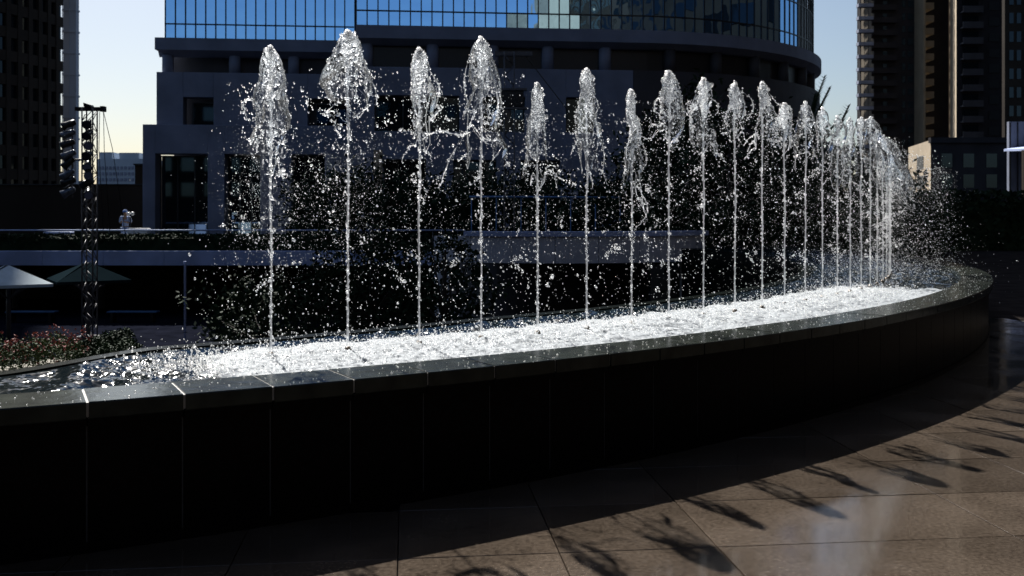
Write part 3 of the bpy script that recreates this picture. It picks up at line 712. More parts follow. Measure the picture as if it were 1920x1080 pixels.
w.build('curved_base', M['concrete_dark'], office)
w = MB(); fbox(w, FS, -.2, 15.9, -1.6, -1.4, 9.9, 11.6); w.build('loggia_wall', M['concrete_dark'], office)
for x in (690, 812, 925, 1030, 1140):
    c = FS[0] + FS[1] * us(x) + FS[2] * (-.15); MB().lathe((c.x, c.y, 9.9), [(.36, 0), (.36, 1.4)], 18).build('column', M['concrete'], office, True)
for h in (14, 25, 36, 47, 58, 69):
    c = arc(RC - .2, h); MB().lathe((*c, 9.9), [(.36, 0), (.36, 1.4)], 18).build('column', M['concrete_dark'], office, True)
for a, b in ((715, 795), (830, 908), (942, 1015), (1048, 1122)): window(FS, us(a), us(b), 10.05, 11.15, -1.34, office, M['glass_dark'], 2)

# ------------------------------------------------------------------ towers
def tower_round():
    root = thing('brown_tower', 'dark brown curved tower with rows of small square windows', 'tower')
    cx, cy, r = -91.2, 138.0, 30.0; e = empty('facade'); e.parent = root
    def P(a, rr, z): return (cx + rr * math.sin(math.radians(a)), cy - rr * math.cos(math.radians(a)), z)
    st = 3.2; angs = np.arange(-60, 84, st); w = MB()
    for a in angs:
        w.hexa([P(a - .62, r + .3, -3), P(a + .62, r + .3, -3), P(a + .62, r - .5, -3), P(a - .62, r - .5, -3), P(a - .62, r + .3, 170), P(a + .62, r + .3, 170), P(a + .62, r - .5, 170), P(a - .62, r - .5, 170)])
        for z in np.arange(0, 168, 3.0):
            a0, a1 = a + .62, a + st - .62; w.hexa([P(a0, r + .22, z), P(a1, r + .22, z), P(a1, r - .5, z), P(a0, r - .5, z), P(a0, r + .22, z + 1.35), P(a1, r + .22, z + 1.35), P(a1, r - .5, z + 1.35), P(a0, r - .5, z + 1.35)])
    w.build('cladding', M['tower_brown'], e)
    b = MB(); n = 40
    for a in np.linspace(-62, 84, n): b.v += [P(a, r - .35, -3), P(a, r - .35, 170)]
    b.f = [(i * 2, i * 2 + 2, i * 2 + 3, i * 2 + 1) for i in range(n - 1)]; b.build('inner_wall', M['mullion'], e)
    for a in angs[6:]:
        for z in np.arange(3, 33, 3.0):
            a0, a1 = a + .62, a + st - .62; MB().add([P(a0, r - .12, z + 1.36), P(a1, r - .12, z + 1.36), P(a1, r - .12, z + 2.99), P(a0, r - .12, z + 2.99)], [(0, 1, 2, 3)]).build('pane', M['glass_black'], e)
    # glazed bay on the sunny flank, reflected sky put into its pale colour
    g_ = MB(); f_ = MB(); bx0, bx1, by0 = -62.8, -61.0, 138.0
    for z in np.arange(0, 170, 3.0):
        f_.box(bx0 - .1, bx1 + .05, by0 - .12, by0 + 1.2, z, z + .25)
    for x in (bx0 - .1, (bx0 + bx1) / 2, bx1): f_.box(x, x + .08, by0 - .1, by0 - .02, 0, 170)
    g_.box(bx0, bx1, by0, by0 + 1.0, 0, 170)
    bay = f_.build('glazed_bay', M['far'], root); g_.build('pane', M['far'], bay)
tower_round()

def tower_right():
    root = thing('residential_tower', 'tall dark residential tower with stacked balconies and one sunlit tan wall', 'tower')
    Y = 215.0; s = Y / F; fl = 24 * s; H = 118
    X = lambda x: px(x, Y)
    # glazed corner with slab edges
    e = empty('corner_bay'); e.parent = root; m = MB(); m.box(X(1613), X(1634), Y, Y + 2, 0, H); m.build('bay_wall', M['tower_grey'], e)
    z = pz(230, Y) - fl * 6; k = 0
    while z < H:
        MB().box(X(1607), X(1635), Y - 1.0, Y + .6, z, z + .7).build('balcony_slab', M['concrete'], e)
        if pz(250, Y) - fl * 3 < z < pz(-30, Y):
            for i in range(3):
                a = 1614 + i * 6.7; MB().box(X(a + .4), X(a + 6.3), Y - .12, Y - .02, z + .8, z + fl - .15).build('pane', M['glass_grey'], e)
        z += fl
    # dark middle bay with windows and shallow balconies
    e = empty('middle_bay'); e.parent = root; m = MB(); m.box(X(1634.2), X(1732), Y + 4, Y + 6, 0, H); m.build('bay_wall', M['tower_grey'], e)
    z = pz(230, Y) - fl * 6
    while z < H:
        sl = MB(); sl.box(X(1645), X(1690), Y + 2.4, Y + 3.99, z, z + .35); sl.box(X(1645), X(1690), Y + 2.4, Y + 2.5, z + .35, z + 1.2); sl.build('balcony', M['tower_grey'], e)
        if pz(280, Y) - fl < z < pz(-30, Y):
            for a, b in ((1640, 1651), (1668, 1676), (1705, 1711), (1716, 1726)):
                MB().box(X(a), X(b), Y + 3.9, Y + 4.02, z + .9, z + fl - .5).build('window', M['glass_grey'] if a == 1640 else M['glass_dark'], e)
        z += fl
    m = MB(); m.box(X(1728), X(1732), Y - 1, Y + 3.9, 0, H); m.build('fin', M['tower_tan'], root)
    # recess with balconies that catch the sun, beside a sunlit wall
    e = empty('balcony_recess'); e.parent = root; m = MB(); m.box(px(1725, Y + 9), px(1800, Y + 9), Y + 9, Y + 12, 0, H); m.build('bay_wall', M['tower_grey'], e)
    Y2 = Y - 32; X2 = lambda x: px(x, Y2); fl2 = 29.3 * Y2 / F
    z = pz(230, Y) - fl * 6
    while z < H:
        b = MB(); b.box(X(1737), X(1757), Y + 1.5, Y + 8.9, z, z + .5); b.box(X(1737), X(1757), Y + 1.5, Y + 1.8, z + .5, z + 1.4); b.box(X(1737), X(1738), Y + 1.8, Y + 8.9, z + .5, z + 1.4); b.build('balcony', M['tower_tan'], e); z += fl
    # front wing: its flank is tan and sunlit, its front grey and in shade
    e = empty('front_wing'); e.parent = root
    m = MB(); xl, xr = X2(1793), X2(1883)
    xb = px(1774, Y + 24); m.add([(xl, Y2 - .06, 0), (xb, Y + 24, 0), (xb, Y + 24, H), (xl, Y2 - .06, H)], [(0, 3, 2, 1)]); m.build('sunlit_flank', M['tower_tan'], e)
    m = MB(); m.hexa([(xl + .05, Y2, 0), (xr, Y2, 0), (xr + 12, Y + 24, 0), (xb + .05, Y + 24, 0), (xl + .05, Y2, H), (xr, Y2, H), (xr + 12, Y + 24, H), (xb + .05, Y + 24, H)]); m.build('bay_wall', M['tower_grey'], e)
    z = pz(260, Y2) - fl2 * 5
    while z < H:
        b = MB(); b.box(X2(1800), X2(1838), Y2 - 1.3, Y2 - .01, z, z + .3); b.box(X2(1800), X2(1838), Y2 - 1.3, Y2 - 1.15, z + .3, z + 1.2); b.build('balcony', M['concrete_dark'], e)
        if pz(270, Y2) - fl2 < z < pz(-30, Y2):
            MB().box(X2(1804), X2(1834), Y2 - .1, Y2 - .005, z + .35, z + fl2 - .4).build('window', M['glass_dark'], e)
            o = MB().box(X2(1854), X2(1873), Y2 - .12, Y2 - .005, z + .6, z + fl2 - .7).build('window', M['mullion'], e)
        z += fl2
    # podium
    e = empty('podium'); e.parent = root; Y3 = Y2 - 22; X3 = lambda x: px(x, Y3)
    fx, bx, by = X3(1745), X3(1745) + 3.6, Y3 + 18; tz = pz(262, Y3)
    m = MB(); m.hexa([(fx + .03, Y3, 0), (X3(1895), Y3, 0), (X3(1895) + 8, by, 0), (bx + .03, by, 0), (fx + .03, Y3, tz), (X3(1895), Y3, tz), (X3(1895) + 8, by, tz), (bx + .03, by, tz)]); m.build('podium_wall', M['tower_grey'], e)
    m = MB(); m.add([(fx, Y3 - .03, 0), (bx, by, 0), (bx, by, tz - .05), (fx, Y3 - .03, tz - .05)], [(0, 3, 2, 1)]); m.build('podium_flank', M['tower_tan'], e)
    m = MB(); m.box(X3(1743), X3(1897), Y3 - .5, Y3 + .5, pz(268, Y3), pz(258, Y3)); m.build('podium_cornice', M['tower_grey'], e)
    for y0, y1 in ((288, 314), (327, 352)):
        for a in (1765, 1806, 1849): MB().box(X3(a), X3(a + 20), Y3 - .08, Y3 + .1, pz(y1, Y3), pz(y0, Y3)).build('window', M['glass_black'], e)
        fr = frame2((bx, by), (fx, Y3 - .03))
        MB().hexa([(p.x, p.y, z) for z in (pz(y1, Y3), pz(y0, Y3)) for p in [fr[0] + fr[1] * a + fr[2] * b for a, b in ((fr[3] * .42, .06), (fr[3] * .70, .06), (fr[3] * .70, -.06), (fr[3] * .42, -.06))]]).build('window', M['mullion'], e)
tower_right()
t = thing('black_tower', 'nearly black tower at the edge beyond the tan walled tower', 'tower')
m = MB(); m.box(px(1884, 170), px(2060, 170), 170, 171, 0, 110); m.build('wall', M['tower_brown'], t)
for k in range(18):
    for q in range(4): MB().box(px(1892 + q * 14, 170), px(1900 + q * 14, 170), 169.9, 170.01, 12 + k * 3.2, 13.8 + k * 3.2).build('window', M['glass_black'], t)
t = thing('glass_entrance', 'small pale glazed pavilion with a low roof beside the black tower', 'building')
Yq = 90; m = MB(); m.box(px(1892, Yq), px(1990, Yq), Yq, Yq + .4, 0, pz(228, Yq)); m.build('glass_wall', M['concrete'], t); MB().box(px(1872, Yq), px(1990, Yq), Yq - 4.5, Yq - 4.1, 0, pz(287, Yq)).build('base_wall', M['tower_brown'], t)
for x in range(1893, 1990, 14): MB().box(px(x, Yq), px(x + 1.6, Yq), Yq - .1, Yq, 0, pz(230, Yq)).build('mullion', M['mullion'], t)
m = MB(); m.add([(px(1880, Yq), Yq - 4, pz(284, Yq)), (px(1990, Yq), Yq - 4, pz(268, Yq)), (px(1990, Yq), Yq - .2, pz(262, Yq)), (px(1880, Yq), Yq - .2, pz(280, Yq))] + [(px(1880, Yq), Yq - 4, pz(288, Yq)), (px(1990, Yq), Yq - 4, pz(272, Yq)), (px(1990, Yq), Yq - .2, pz(266, Yq)), (px(1880, Yq), Yq - .2, pz(284, Yq))], [(0, 1, 2, 3), (7, 6, 5, 4), (0, 4, 5, 1), (1, 5, 6, 2), (2, 6, 7, 3), (3, 7, 4, 0)]); m.build('roof', M['fascia'], t)
# unseen buildings: some mirrored in the glass, some added to block skylight
def rear_tower(label, x0, x1, y0, y1, h, mat, wm, name):
    t = thing(name, label, 'tower'); m = MB(); m.box(x0, x1, y0, y1, 0, h); m.build('wall', mat, t)
    w = MB()
    for z in np.arange(4, h - 2, 3.4):
        for x in np.arange(x0 + .8, x1 - 1.6, 3.0): w.box(x, x + 1.7, y1 - .02, y1 + .04, z, z + 1.8)
    for z in np.arange(4, h - 2, 3.4):
        for y in np.arange(y0 + .8, y1 - 1.6, 3.0): w.box(x0 - .04, x0 + .02, y, y + 1.7, z, z + 1.8)
    o = w.build('window_rows', wm, t); o['kind'] = 'stuff'
rear_tower('sunlit tan tower mirrored in the blue glass', 29.5, 38.4, -85, -62, 75, M['tower_tan'], M['tower_tan'], 'tan_tower')
rear_tower('broad low black building behind the viewer, dim in the polished stone', -70, 24, -34, -16, 23, M['tower_brown'], M['glass_dark'], 'dark_building')  # added to keep skylight off the basin wall and ground
rear_tower('black tower mirrored in the curved glass', 38.5, 80, -90, -50, 80, M['tower_brown'], M['glass_dark'], 'dark_tower')
rear_tower('broad black tower mirrored at the curved end', 78, 110, -40, 40, 80, M['tower_brown'], M['glass_dark'], 'dark_tower')

rear_tower('tall black slab tower off to the sunlit side of the plaza', 37, 52, -40, 67, 85, M['tower_brown'], M['glass_black'], 'slab_tower')  # added out of view to darken open sky at the side
rear_tower('black block standing off beyond the flower bed', -60, -40, -40, 20, 40, M['tower_brown'], M['glass_black'], 'dark_block')  # added out of view to cut skylight from the opposite side

# distant buildings in the gap
t = thing('distant_hall', 'pale blue grey distant building seen in the gap between towers', 'building')
Yd = 300; m = MB(); m.box(px(182, Yd), px(285, Yd), Yd, Yd + 30, -2.7, pz(298, Yd)); m.box(px(184, Yd), px(208, Yd), Yd + 1, Yd + 12, pz(298, Yd) + .01, pz(285, Yd)); m.box(px(221, Yd), px(258, Yd), Yd + 1, Yd + 12, pz(298, Yd) + .01, pz(286, Yd)); m.build('wall', M['far'], t)
for x in range(184, 284, 7):
    for y in range(312, 345, 11): MB().box(px(x, Yd), px(x + 4.2, Yd), Yd - .2, Yd + .1, pz(y + 6, Yd), pz(y, Yd)).build('window', M['concrete'], t)
t = thing('dark_block', 'low dark flat topped block against the stepped stone base', 'building')
Yd = 70; m = MB(); m.box(px(253, Yd), px(285, Yd), Yd, Yd + 5, -2.7, pz(310, Yd)); m.build('wall', M['tower_brown'], t); m = MB(); m.box(px(252, Yd), px(286, Yd), Yd - .2, Yd + 5.2, pz(310, Yd), pz(307, Yd)); m.build('parapet', M['mullion'], t)
t = thing('dark_wall', 'long dark wall across the gap below the distant building', 'wall')
Yd = 66; m = MB(); m.box(px(-200, Yd), px(300, Yd), Yd, Yd + .6, -2.7, pz(347, Yd)); m.build('wall', M['tower_brown'], t); m = MB(); m.box(px(-200, Yd), px(300, Yd), Yd - .1, Yd + .7, pz(347, Yd), pz(345, Yd)); m.build('wall_cap', M['mullion'], t)

# ------------------------------------------------------------------ upper terrace across the court
YT = 42.0
ter = MB(); ter.box(-40, px(880, YT), YT, 66, -.45, .05); tag(ter.build('terrace', M['court']), kind='structure')
t = thing('terrace_fascia', 'long pale blue grey concrete edge beam of the terrace', 'beam')
for i in range(9):
    x0 = px(-140 + i * 113.3, YT); x1 = px(-140 + (i + 1) * 113.3, YT)
    MB().box(x0 + .006, x1 - .006, YT - .35, YT - .01, pz(497, YT), pz(470, YT)).build('beam_panel', M['fascia'], t, bevel=.01)
for i in range(6):
    MB().lathe((px(30 + i * 160, YT + 4), YT + 4, -2.75), [(.16, 0), (.16, 2.3)], 14).build('post', M['steel'], t, True)
m = MB(); m.box(-40, px(880, YT), YT + 9, YT + 9.3, -2.75, -.45); m.build('back_wall', M['tower_brown'], t)
# hedge on the terrace edge
h_ = thing('terrace_hedge', 'low clipped dark hedge above the terrace beam', 'hedge')
n = 9000; C = np.stack([rng.uniform(-26, px(800, YT), n), rng.uniform(YT + .1, YT + 1.3, n), rng.uniform(.15, 1, n) ** .5 * .72 + .05], -1)
V, Fq = leaves(C, .09); mesh_np('foliage', V, Fq, M['leaf'], h_, False); MB().box(-26, px(800, YT), YT + .25, YT + 1.15, .04, .6).build('stem_core', M['leaf'], h_)
t = thing('terrace_railing', 'thin pale rail along the top of the terrace hedge', 'railing')
m = MB(); m.tube([(-26, YT + 1.6, .92), (px(870, YT), YT + 1.6, .92)], .035, 8); m.build('handrail', M['fascia'], t, True)
for i in range(22): m = MB(); x = -25.5 + i * 1.1; m.tube([(x, YT + 1.6, .04), (x, YT + 1.6, .92)], .018, 6); m.build('post', M['steel'], t, True)
t = tag(MB().box(px(238, 46), px(276, 46), 46, 46.5, .05, pz(428, 46)).build('white_planter', M['white'], bevel=.03), 'white box planter on the terrace beside the standing person', 'planter')
tag(MB().box(px(92, 46), px(142, 46), 45.4, 45.9, .05, pz(434, 46)).build('white_bench', M['fascia'], bevel=.03), 'long low pale bench on the terrace near the lighting mast', 'bench')
# two globes beside the person
t = thing('globe_lamp', 'white twin globe lamp beside the person on the terrace', 'lamp', loc=(px(244.5, 47), 47, .05))
z = pz(398, 47) - .05; m = MB(); m.tube([(0, 0, 0), (0, 0, z - .25)], .03, 8); m.tube([(-.09, 0, z - .14), (-.06, 0, z - .25), (.06, 0, z - .25), (.1, 0, z - .14)], .015, 6); m.build('stem', M['black_metal'], t, True)
for dx in (-.09, .1): MB().lathe((dx, 0, z - .16), [(.03, 0), (.075, .035), (.095, .095), (.075, .155), (.03, .18)], 14).build('globe', M['globe'], t, True)

# ------------------------------------------------------------------ person on the terrace
def person(x, y, z0):
    root = thing('person', 'person in pale blue clothes and cap standing on the terrace with bent arms', 'person', loc=(x, y, z0))
    J = {'pel': (0, 0, .95), 'waist': (0, 0, 1.08), 'chest': (0, .01, 1.30), 'neck': (0, 0, 1.49), 'head0': (0, -.02, 1.58), 'head1': (0, -.02, 1.68), 'head2': (0, -.01, 1.75)}
    E_ = [('pel', 'waist'), ('waist', 'chest'), ('chest', 'neck'), ('neck', 'head0'), ('head0', 'head1'), ('head1', 'head2')]
    rad = {'pel': .155, 'waist': .135, 'chest': .165, 'neck': .058, 'head0': .085, 'head1': .095, 'head2': .06}
    for s, n in ((-1, 'l'), (1, 'r')):
        J.update({n + 'sh': (s * .19, 0, 1.42), n + 'el': (s * .27, .03, 1.16), n + 'wr': (s * .10, -.22, 1.20), n + 'ha': (s * .05, -.29, 1.22), n + 'f1': (s * .03, -.33, 1.25), n + 'th': (s * .08, -.31, 1.27),
                  n + 'hip': (s * .095, 0, .88), n + 'kn': (s * .11, -.02, .50), n + 'an': (s * .11, .02, .09), n + 'to': (s * .12, -.16, .035)})
        rad.update({n + 'sh': .075, n + 'el': .052, n + 'wr': .032, n + 'ha': .038, n + 'f1': .014, n + 'th': .012, n + 'hip': .105, n + 'kn': .068, n + 'an': .045, n + 'to': .04})
        E_ += [('chest', n + 'sh'), (n + 'sh', n + 'el'), (n + 'el', n + 'wr'), (n + 'wr', n + 'ha'), (n + 'ha', n + 'f1'), (n + 'ha', n + 'th'), ('pel', n + 'hip'), (n + 'hip', n + 'kn'), (n + 'kn', n + 'an'), (n + 'an', n + 'to')]
    def skin(name, keys, edges, grow, mat):
        ids = {k: i for i, k in enumerate(keys)}
        me = bpy.data.meshes.new(name); me.from_pydata([J[k] for k in keys], [(ids[a], ids[b]) for a, b in edges], [])
        o = link(name, me, mat, root); md = o.modifiers.new('skin', 'SKIN'); md.use_smooth_shade = True
        for i, k in enumerate(keys):
            v = me.skin_vertices[0].data[i]; r = rad[k] + grow; v.radius = (r, r * (.72 if k in ('pel', 'waist', 'chest') else 1)); v.use_root = (i == 0)
        sb = o.modifiers.new('sub', 'SUBSURF'); sb.levels = 2; sb.render_levels = 2
    skin('body', list(J), E_, 0, M['skin'])
    sk = ['pel', 'waist', 'chest', 'lsh', 'lel', 'rsh', 'rel']
    skin('shirt', sk, [('pel', 'waist'), ('waist', 'chest'), ('chest', 'lsh'), ('lsh', 'lel'), ('chest', 'rsh'), ('rsh', 'rel')], .022, M['cloth_blue'])
    skin('trousers', ['pel', 'lhip', 'lkn', 'lan', 'rhip', 'rkn', 'ran'], [('pel', 'lhip'), ('lhip', 'lkn'), ('lkn', 'lan'), ('pel', 'rhip'), ('rhip', 'rkn'), ('rkn', 'ran')], .02, M['cloth_blue'])
    m = MB(); m.lathe((0, -.012, 1.665), [(.112, 0), (.115, .05), (.095, .10), (.05, .125), (.01, .13)], 16); m.box(-.07, .07, -.20, -.09, .0 + 1.668, 1.68); m.build('cap', M['hair'], root, True)
person(px(232, 47), 47.2, .05)

# ------------------------------------------------------------------ lighting masts
def truss(root, x, y, z0, z1, w, name='mast'):
    m = MB(); c = w / 2
    for sx in (-1, 1):
        for sy in (-1, 1): m.tube([(x + sx * c, y + sy * c, z0), (x + sx * c, y + sy * c, z1)], w * .075, 6)
    z = z0; k = 0
    while z < z1 - w:
        for sy in (-1, 1):
            s = 1 if k % 2 else -1
            m.tube([(x - s * c, y + sy * c, z), (x + s * c, y + sy * c, z + w)], w * .04, 5); m.tube([(x + sy * c, y - s * c, z), (x + sy * c, y + s * c, z + w)], w * .04, 5)
        z += w; k += 1
    return m.build(name, M['steel'], root, True)
Ym = 25.0; mx_ = px(168, Ym)
t = thing('lighting_mast', 'lattice lighting mast hung with two columns of stage lamps', 'lighting mast', loc=(0, 0, 0))
truss(t, mx_, Ym, -2.75, pz(203, Ym), .27)
m = MB(); m.box(px(142, Ym), px(196, Ym), Ym - .06, Ym + .06, pz(208, Ym), pz(201, Ym)); m.hexa([(px(160, Ym), Ym - .1, pz(200.8, Ym)), (px(174, Ym), Ym - .1, pz(200.8, Ym)), (px(174, Ym), Ym + .1, pz(200.8, Ym)), (px(160, Ym), Ym + .1, pz(200.8, Ym)), (px(159, Ym), Ym - .1, pz(193, Ym)), (px(172, Ym), Ym - .1, pz(197, Ym)), (px(172, Ym), Ym + .1, pz(197, Ym)), (px(159, Ym), Ym + .1, pz(193, Ym))]); m.box(px(190, Ym), px(197, Ym), Ym - .09, Ym + .09, pz(209.5, Ym), pz(199.5, Ym)); m.build('top_arm', M['black_metal'], t)
for xb in (141, 175): MB().tube([(px(xb, Ym), Ym - .16, pz(225, Ym)), (px(xb, Ym), Ym - .16, pz(370, Ym))], .025, 8).build('lamp_bar', M['steel'], t, True)
MB().tube([(px(141, Ym), Ym - .16, pz(300, Ym)), (px(175, Ym), Ym - .16, pz(300, Ym))], .025, 8).build('lamp_bar', M['steel'], t, True)
def lamp(x, z, y, ang, tilt, mat):
    d = Vector((math.cos(ang) * math.cos(tilt), math.sin(ang) * math.cos(tilt), math.sin(tilt))); p = Vector((x, y, z)); m = MB()
    pts = [p - d * .17, p - d * .15, p - d * .05, p + d * .06, p + d * .17, p + d * .175]
    m.tube([tuple(q) for q in pts], [.03, .07, .085, .09, .115, .112], 14)
    o = m.build('lamp', mat, t, True); MB().tube([tuple(p + d * .1755), tuple(p + d * .1765)], .10, 14).build('lens', M['glass_grey'], o)
    s = d.cross(Vector((0, 0, 1))).normalized() * .11; MB().tube([tuple(p + s), tuple(p + s + Vector((0, .14, 0))), tuple(p - s + Vector((0, .14, 0))), tuple(p - s)], .012, 5).build('yoke', M['black_metal'], o)
for i, y in enumerate((235, 253, 271, 291, 306, 327, 341, 360)): lamp(px(139 - (i % 3), Ym), pz(y, Ym), Ym - .28, PI + .3 + random.uniform(-.2, .2), -.55 + random.uniform(-.25, .2), M['lamp_blue'] if i % 2 else M['black_metal'])
for i, y in enumerate((234, 252, 273, 291, 310, 326, 343, 362)): lamp(px(173 + (i % 2), Ym), pz(y, Ym), Ym - .28, -PI / 2 + random.uniform(-.7, .9), -.3 + random.uniform(-.2, .2), M['black_metal'])
for i, (xa, xb, yb) in enumerate(((187, 188, 340), (194, 201, 345), (194, 232, 345))): MB().tube([(px(xa, Ym), Ym, pz(209, Ym)), (px((xa + xb) / 2 - 2, Ym), Ym, pz(280, Ym)), (px(xb, Ym), Ym + .2, pz(yb, Ym) - 1.5)], .008, 5).build('cable', M['black_metal'], t, True)
Y2m = 40.0
t = thing('second_lighting_mast', 'grey lattice lighting mast with crossbar and box in front of the stone base', 'lighting mast')
truss(t, px(955, Y2m), Y2m, -2.75, pz(98, Y2m), .40)
m = MB(); m.box(px(928, Y2m), px(998, Y2m), Y2m - .1, Y2m + .1, pz(105, Y2m), pz(97, Y2m)); m.build('crossbar', M['steel'], t)
for a, b, c, d in ((932, 988, 168, 172), (932, 988, 203, 207)): MB().box(px(a, Y2m), px(b, Y2m), Y2m - .5, Y2m - .2, pz(d, Y2m), pz(c, Y2m)).build('cradle_bar', M['steel'], t)
MB().box(px(938, Y2m), px(982, Y2m), Y2m - .48, Y2m - .24, pz(202, Y2m), pz(173, Y2m)).build('control_box', M['black_metal'], t, bevel=.02)
MB().tube([(px(985, Y2m), Y2m, pz(104, Y2m)), (px(1070, Y2m), Y2m + .5, pz(210, Y2m))], .02, 5).build('stay_cable', M['black_metal'], t)

# ------------------------------------------------------------------ court furniture
def parasol(x, y, label, cm, half=1.2, apex=-.06, eave=-.66):
    t = thing('parasol', label, 'parasol', 'square parasols in the court', (x, y, -2.75)); a, e = apex + 2.75, eave + 2.75
    c = empty('canopy'); c.parent = t; q = [(-half, -half), (half, -half), (half, half), (-half, half)]
    rot = math.radians(33)
    q = [(u * math.cos(rot) - v * math.sin(rot), u * math.sin(rot) + v * math.cos(rot)) for u, v in q]
    for i in range(4):
        p0, p1 = q[i], q[(i + 1) % 4]
        MB().add([(*p0, e), (*p1, e), (.04 * (p0[0] + p1[0]), .04 * (p0[1] + p1[1]), a), (*p0, e - .10), (*p1, e - .10)], [(0, 1, 2), (0, 3, 4, 1)]).build('panel', cm, c)
        MB().tube([(0, 0, e - .55), (p0[0] * .62, p0[1] * .62, e + .10)], .03, 6).build('strut', M['steel'], t, True)
    MB().tube([(0, 0, 0), (0, 0, a - .02)], .075, 12).build('pole', M['steel'], t, True)
    MB().lathe((0, 0, 0), [(.4, 0), (.4, .06), (.1, .1), (.09, .2)], 16).build('foot', M['steel'], t, True)
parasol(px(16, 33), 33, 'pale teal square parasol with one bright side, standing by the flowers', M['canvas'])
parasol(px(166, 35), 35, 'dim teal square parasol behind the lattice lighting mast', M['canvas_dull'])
tag(MB().tube([(px(347, 30), 30, -2.75), (px(347, 30), 30, pz(497, 30)), (px(347, 30), 30, pz(490, 30))], [.035, .035, .05], 10).build('court_pole', M['fascia'], smooth=True), 'slim pale upright pole in the sunken court', 'pole')
for i, xx in enumerate((60, 250)):
    t = thing('court_bench', ('dark low bench beside the parasol pole', 'dark low bench with a blue edge beyond the lighting mast')[i], 'bench', loc=(px(xx, 40), 40, -2.75))
    MB().box(-1.0, 1.0, -.22, .22, .40, .46).build('seat', M['rail_blue'], t, bevel=.01)
    for s in (-1, 1): MB().box(s * .8 - .05, s * .8 + .05, -.2, .2, 0, .40).build('leg', M['black_metal'], t)

# flower bed beside the overflow rim
fb = thing('flower_bed', 'stone planter of small red flowers beside the fountain rim', 'flower bed')
m = MB(); nn = 24; a0, a1 = -71.0, -61.6
for i in range(nn + 1):
    tt = a0 + (a1 - a0) * i / nn; r0 = float(r_in(tt)) - .19
    m.v += [ring(r0, tt, -2.8), ring(r0, tt, .58), ring(r0 - 1.0, tt, .58), ring(r0 - 1.0, tt, -2.8)]
for i in range(nn):
    for q in range(3): m.f.append((i * 4 + q, i * 4 + q + 1, (i + 1) * 4 + q + 1, (i + 1) * 4 + q))
m.f += [(0, 1, 2, 3), tuple(nn * 4 + q for q in (3, 2, 1, 0))]; m.build('planter_wall', M['soil'], fb)
def bed(n, a0, a1, zlo, zhi, size):
    tt = rng.uniform(a0, a1, n); rr = r_in(tt) - .22 - .95 * rng.random(n)
    hump = .55 + .45 * noise2(tt * 3.1, rr * 3, 3)
    return np.stack([CX + rr * np.cos(np.radians(tt)), CY + rr * np.sin(np.radians(tt)), zlo + (zhi - zlo) * rng.random(n) ** .6 * hump], -1)
V, Fq = leaves(bed(18000, -71, -63.0, .56, .84, .02), .011); o = mesh_np('foliage', V, Fq, M['leaf2'], fb, False); o['kind'] = 'stuff'
C = bed(800, -71, -62.8, .66, .87, .02); P_ = []
for q in range(5): P_.append(leaves(C + rng.normal(0, .005, C.shape), .0075, flat=.9))
V, Fq = merge(P_); o = mesh_np('blooms', V, Fq, M['petal'], fb, False); o['kind'] = 'stuff'
V, Fq = leaves(bed(7000, -63.2, -61.6, .56, .76, .02), .013); o = mesh_np('low_shrubs', V, Fq, M['leaf'], fb, False); o['kind'] = 'stuff'

# curved stone pavilion in the court
pv = thing('court_pavilion', 'curved pale stone pavilion with an open dark front', 'pavilion')
pcx, pcy, pr = px(1035, 33), 34.0, 6.6
def pq(r, h, z): return (pcx + r * math.sin(math.radians(h)), pcy - r * math.cos(math.radians(h)), z)
def psweep(prof, h0, h1, n, name, mat):
    m = MB(); k = len(prof)
    for i in range(n + 1):
        for r, z in prof: m.v.append(pq(r, h0 + (h1 - h0) * i / n, z))
    for i in range(n):
        for q in range(k): m.f.append((i * k + q, i * k + (q + 1) % k, (i + 1) * k + (q + 1) % k, (i + 1) * k + q))
    m.f.append(tuple(range(k))[::-1]); m.f.append(tuple(n * k + q for q in range(k))); return m.build(name, mat, pv)
for i in range(7): psweep([(pr, .28), (pr, 1.02), (pr - .3, 1.02), (pr - .3, .28)], -33 + i * 10.6 + .06, -33 + (i + 1) * 10.6 - .06, 4, 'fascia_panel', M['pavil'])
psweep([(pr + .06, 1.025), (pr + .06, 1.16), (pr - .4, 1.16), (pr - .4, 1.025)], -24, 42, 24, 'parapet_cap', M['fascia'])
psweep([(pr - .32, .3), (pr - .32, .95), (pr - 5, .95), (pr - 5, .3)], -33, 41, 20, 'roof', M['tower_brown'])
psweep([(pr - 3.0, -2.75), (pr - 3.0, .29), (pr - 3.3, .29), (pr - 3.3, -2.75)], -60, 60, 24, 'rear_wall', M['concrete_dark'])
for h in (-31, -8, 16, 38): 
    MB().hexa([pq(pr - .05, h - 2.2, -2.75), pq(pr - .05, h + 2.2, -2.75), pq(pr - .45, h + 2.2, -2.75), pq(pr - .45, h - 2.2, -2.75), pq(pr - .05, h - 2.2, .275), pq(pr - .05, h + 2.2, .275), pq(pr - .45, h + 2.2, .275), pq(pr - .45, h - 2.2, .275)]).build('pier', M['pavil'], pv) if h in (-31, 38) else None
t = thing('blue_railing', 'thin blue handrail above the curved pavilion', 'railing')
m = MB(); Yr = 40; m.tube([(px(880, Yr), Yr, pz(369, Yr)), (px(1260, Yr), Yr, pz(371, Yr))], .045, 8); m.build('handrail', M['rail_blue'], t, True)
for i in range(9): x = px(884 + i * 46.5, Yr); MB().tube([(x, Yr, pz(369, Yr)), (x, Yr, -2.75)], .022, 6).build('post', M['rail_blue'], t, True)

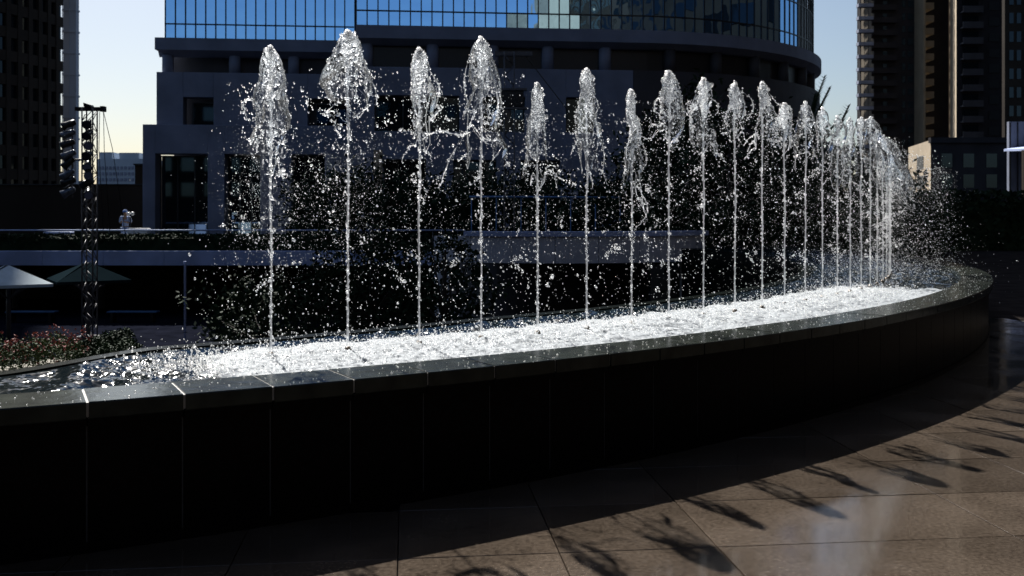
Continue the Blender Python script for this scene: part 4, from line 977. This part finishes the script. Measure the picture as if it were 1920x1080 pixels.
# ------------------------------------------------------------------ trees and dark planting
tree('broad dark leafy shrub standing before the terrace beam', px(700, 24), 24, -2.75, 4.3, 1.7, 1.7, 70, 70, .075, seed=3, name='leafy_shrub', group='shrubs in the sunken court')
tree('dark leafy shrub close beside the pavilion pier', px(835, 22), 22, -2.75, 4.0, 1.0, 1.5, 40, 70, .07, seed=4, name='leafy_shrub', group='shrubs in the sunken court')
tree('dark rounded shrub nearest the slim pale pole', px(500, 23), 23, -2.75, 3.1, 1.6, 1.2, 50, 70, .07, seed=5, name='leafy_shrub', group='shrubs in the sunken court')
for i, (x, Y, top, rx, rz, lab) in enumerate((
        (1265, 34, 165, 2.0, 3.6, 'slender dark tree just past the end of the curved pavilion'),
        (1370, 31, 185, 2.4, 3.6, 'dense dark tree in front of the curved stone ledge'),
        (1475, 33, 205, 2.5, 3.4, 'dark tree under the curved end of the mirror glass'),
        (1570, 36, 262, 2.4, 2.8, 'dark tree below the strip of sky beside the balcony tower'),
        (1668, 40, 335, 2.2, 2.2, 'low dark tree before the balcony tower'),
        (1120, 44, 330, 2.6, 2.0, 'dark bushy tree behind the blue handrail'),
        (960, 46, 325, 2.6, 2.0, 'dark bushy tree behind the second lighting mast'),
        (800, 48, 330, 2.8, 2.0, 'dark bushy tree between pavilion and stone base'),
        (640, 50, 318, 2.6, 2.0, 'dark bushy tree before the tall openings of the stone base'))):
    z0 = -2.75 if Y < 42 or x > 900 else 0.05
    tree(lab, px(x, Y), Y, z0, pz(top, Y) - z0, rx, min(rz, (pz(top, Y) - z0) * .48), 80, 80, .13, seed=20 + i, group='dark trees behind the fountain')
# feathery shoots against the sky
def shoot(p, q, root):
    p, q = Vector(p), Vector(q); m = MB(); m.tube([tuple(p), tuple((p + q) / 2 + Vector((.05, 0, .1))), tuple(q)], [.03, .02, .006], 5)
    d = (q - p); n = 15
    for i in range(n):
        c = p + d * (i / n); l = .46 * (1 - .6 * i / n)
        for s in (-1, 1):
            e = c + Vector((s * l * .75, random.uniform(-.1, .1), l * .75)); w_ = Vector((.02, 0, -.03)); m.add([tuple(c - w_), tuple(e), tuple(c + w_)], [(0, 1, 2)])
    m.build('branch', M['leaf'], root)
t = thing('feathery_tree', 'feathery tree whose shoots stand against the sky by the curved building', 'tree', 'dark trees behind the fountain')
Yf = 38; MB().tube([(px(1510, Yf), Yf, -2.75), (px(1505, Yf), Yf, 1.5), (px(1512, Yf), Yf, pz(230, Yf))], [.14, .1, .05], 8).build('trunk', M['bark'], t, True)
for a, b in (((1512, 232), (1547, 140)), ((1520, 235), (1556, 162)), ((1560, 262), (1592, 196)), ((1515, 228), (1528, 175)), ((1540, 262), (1570, 228))): shoot((px(a[0], Yf), Yf, pz(a[1], Yf)), (px(b[0], Yf), Yf, pz(b[1], Yf)), t)
# dark hedge and wall closing the plaza on the far side
t = thing('plaza_hedge', 'tall black green hedge closing the far side of the plaza', 'hedge')
n = 9000; C = np.stack([rng.uniform(11, 34, n), rng.uniform(44, 46, n), -.5 + 3.2 * rng.random(n) ** .6], -1)
V, Fq = leaves(C, .16); mesh_np('foliage', V, Fq, M['leaf'], t, False); MB().box(11.2, 33.8, 44.4, 45.8, -2.75, 2.2).build('stem_core', M['leaf'], t)
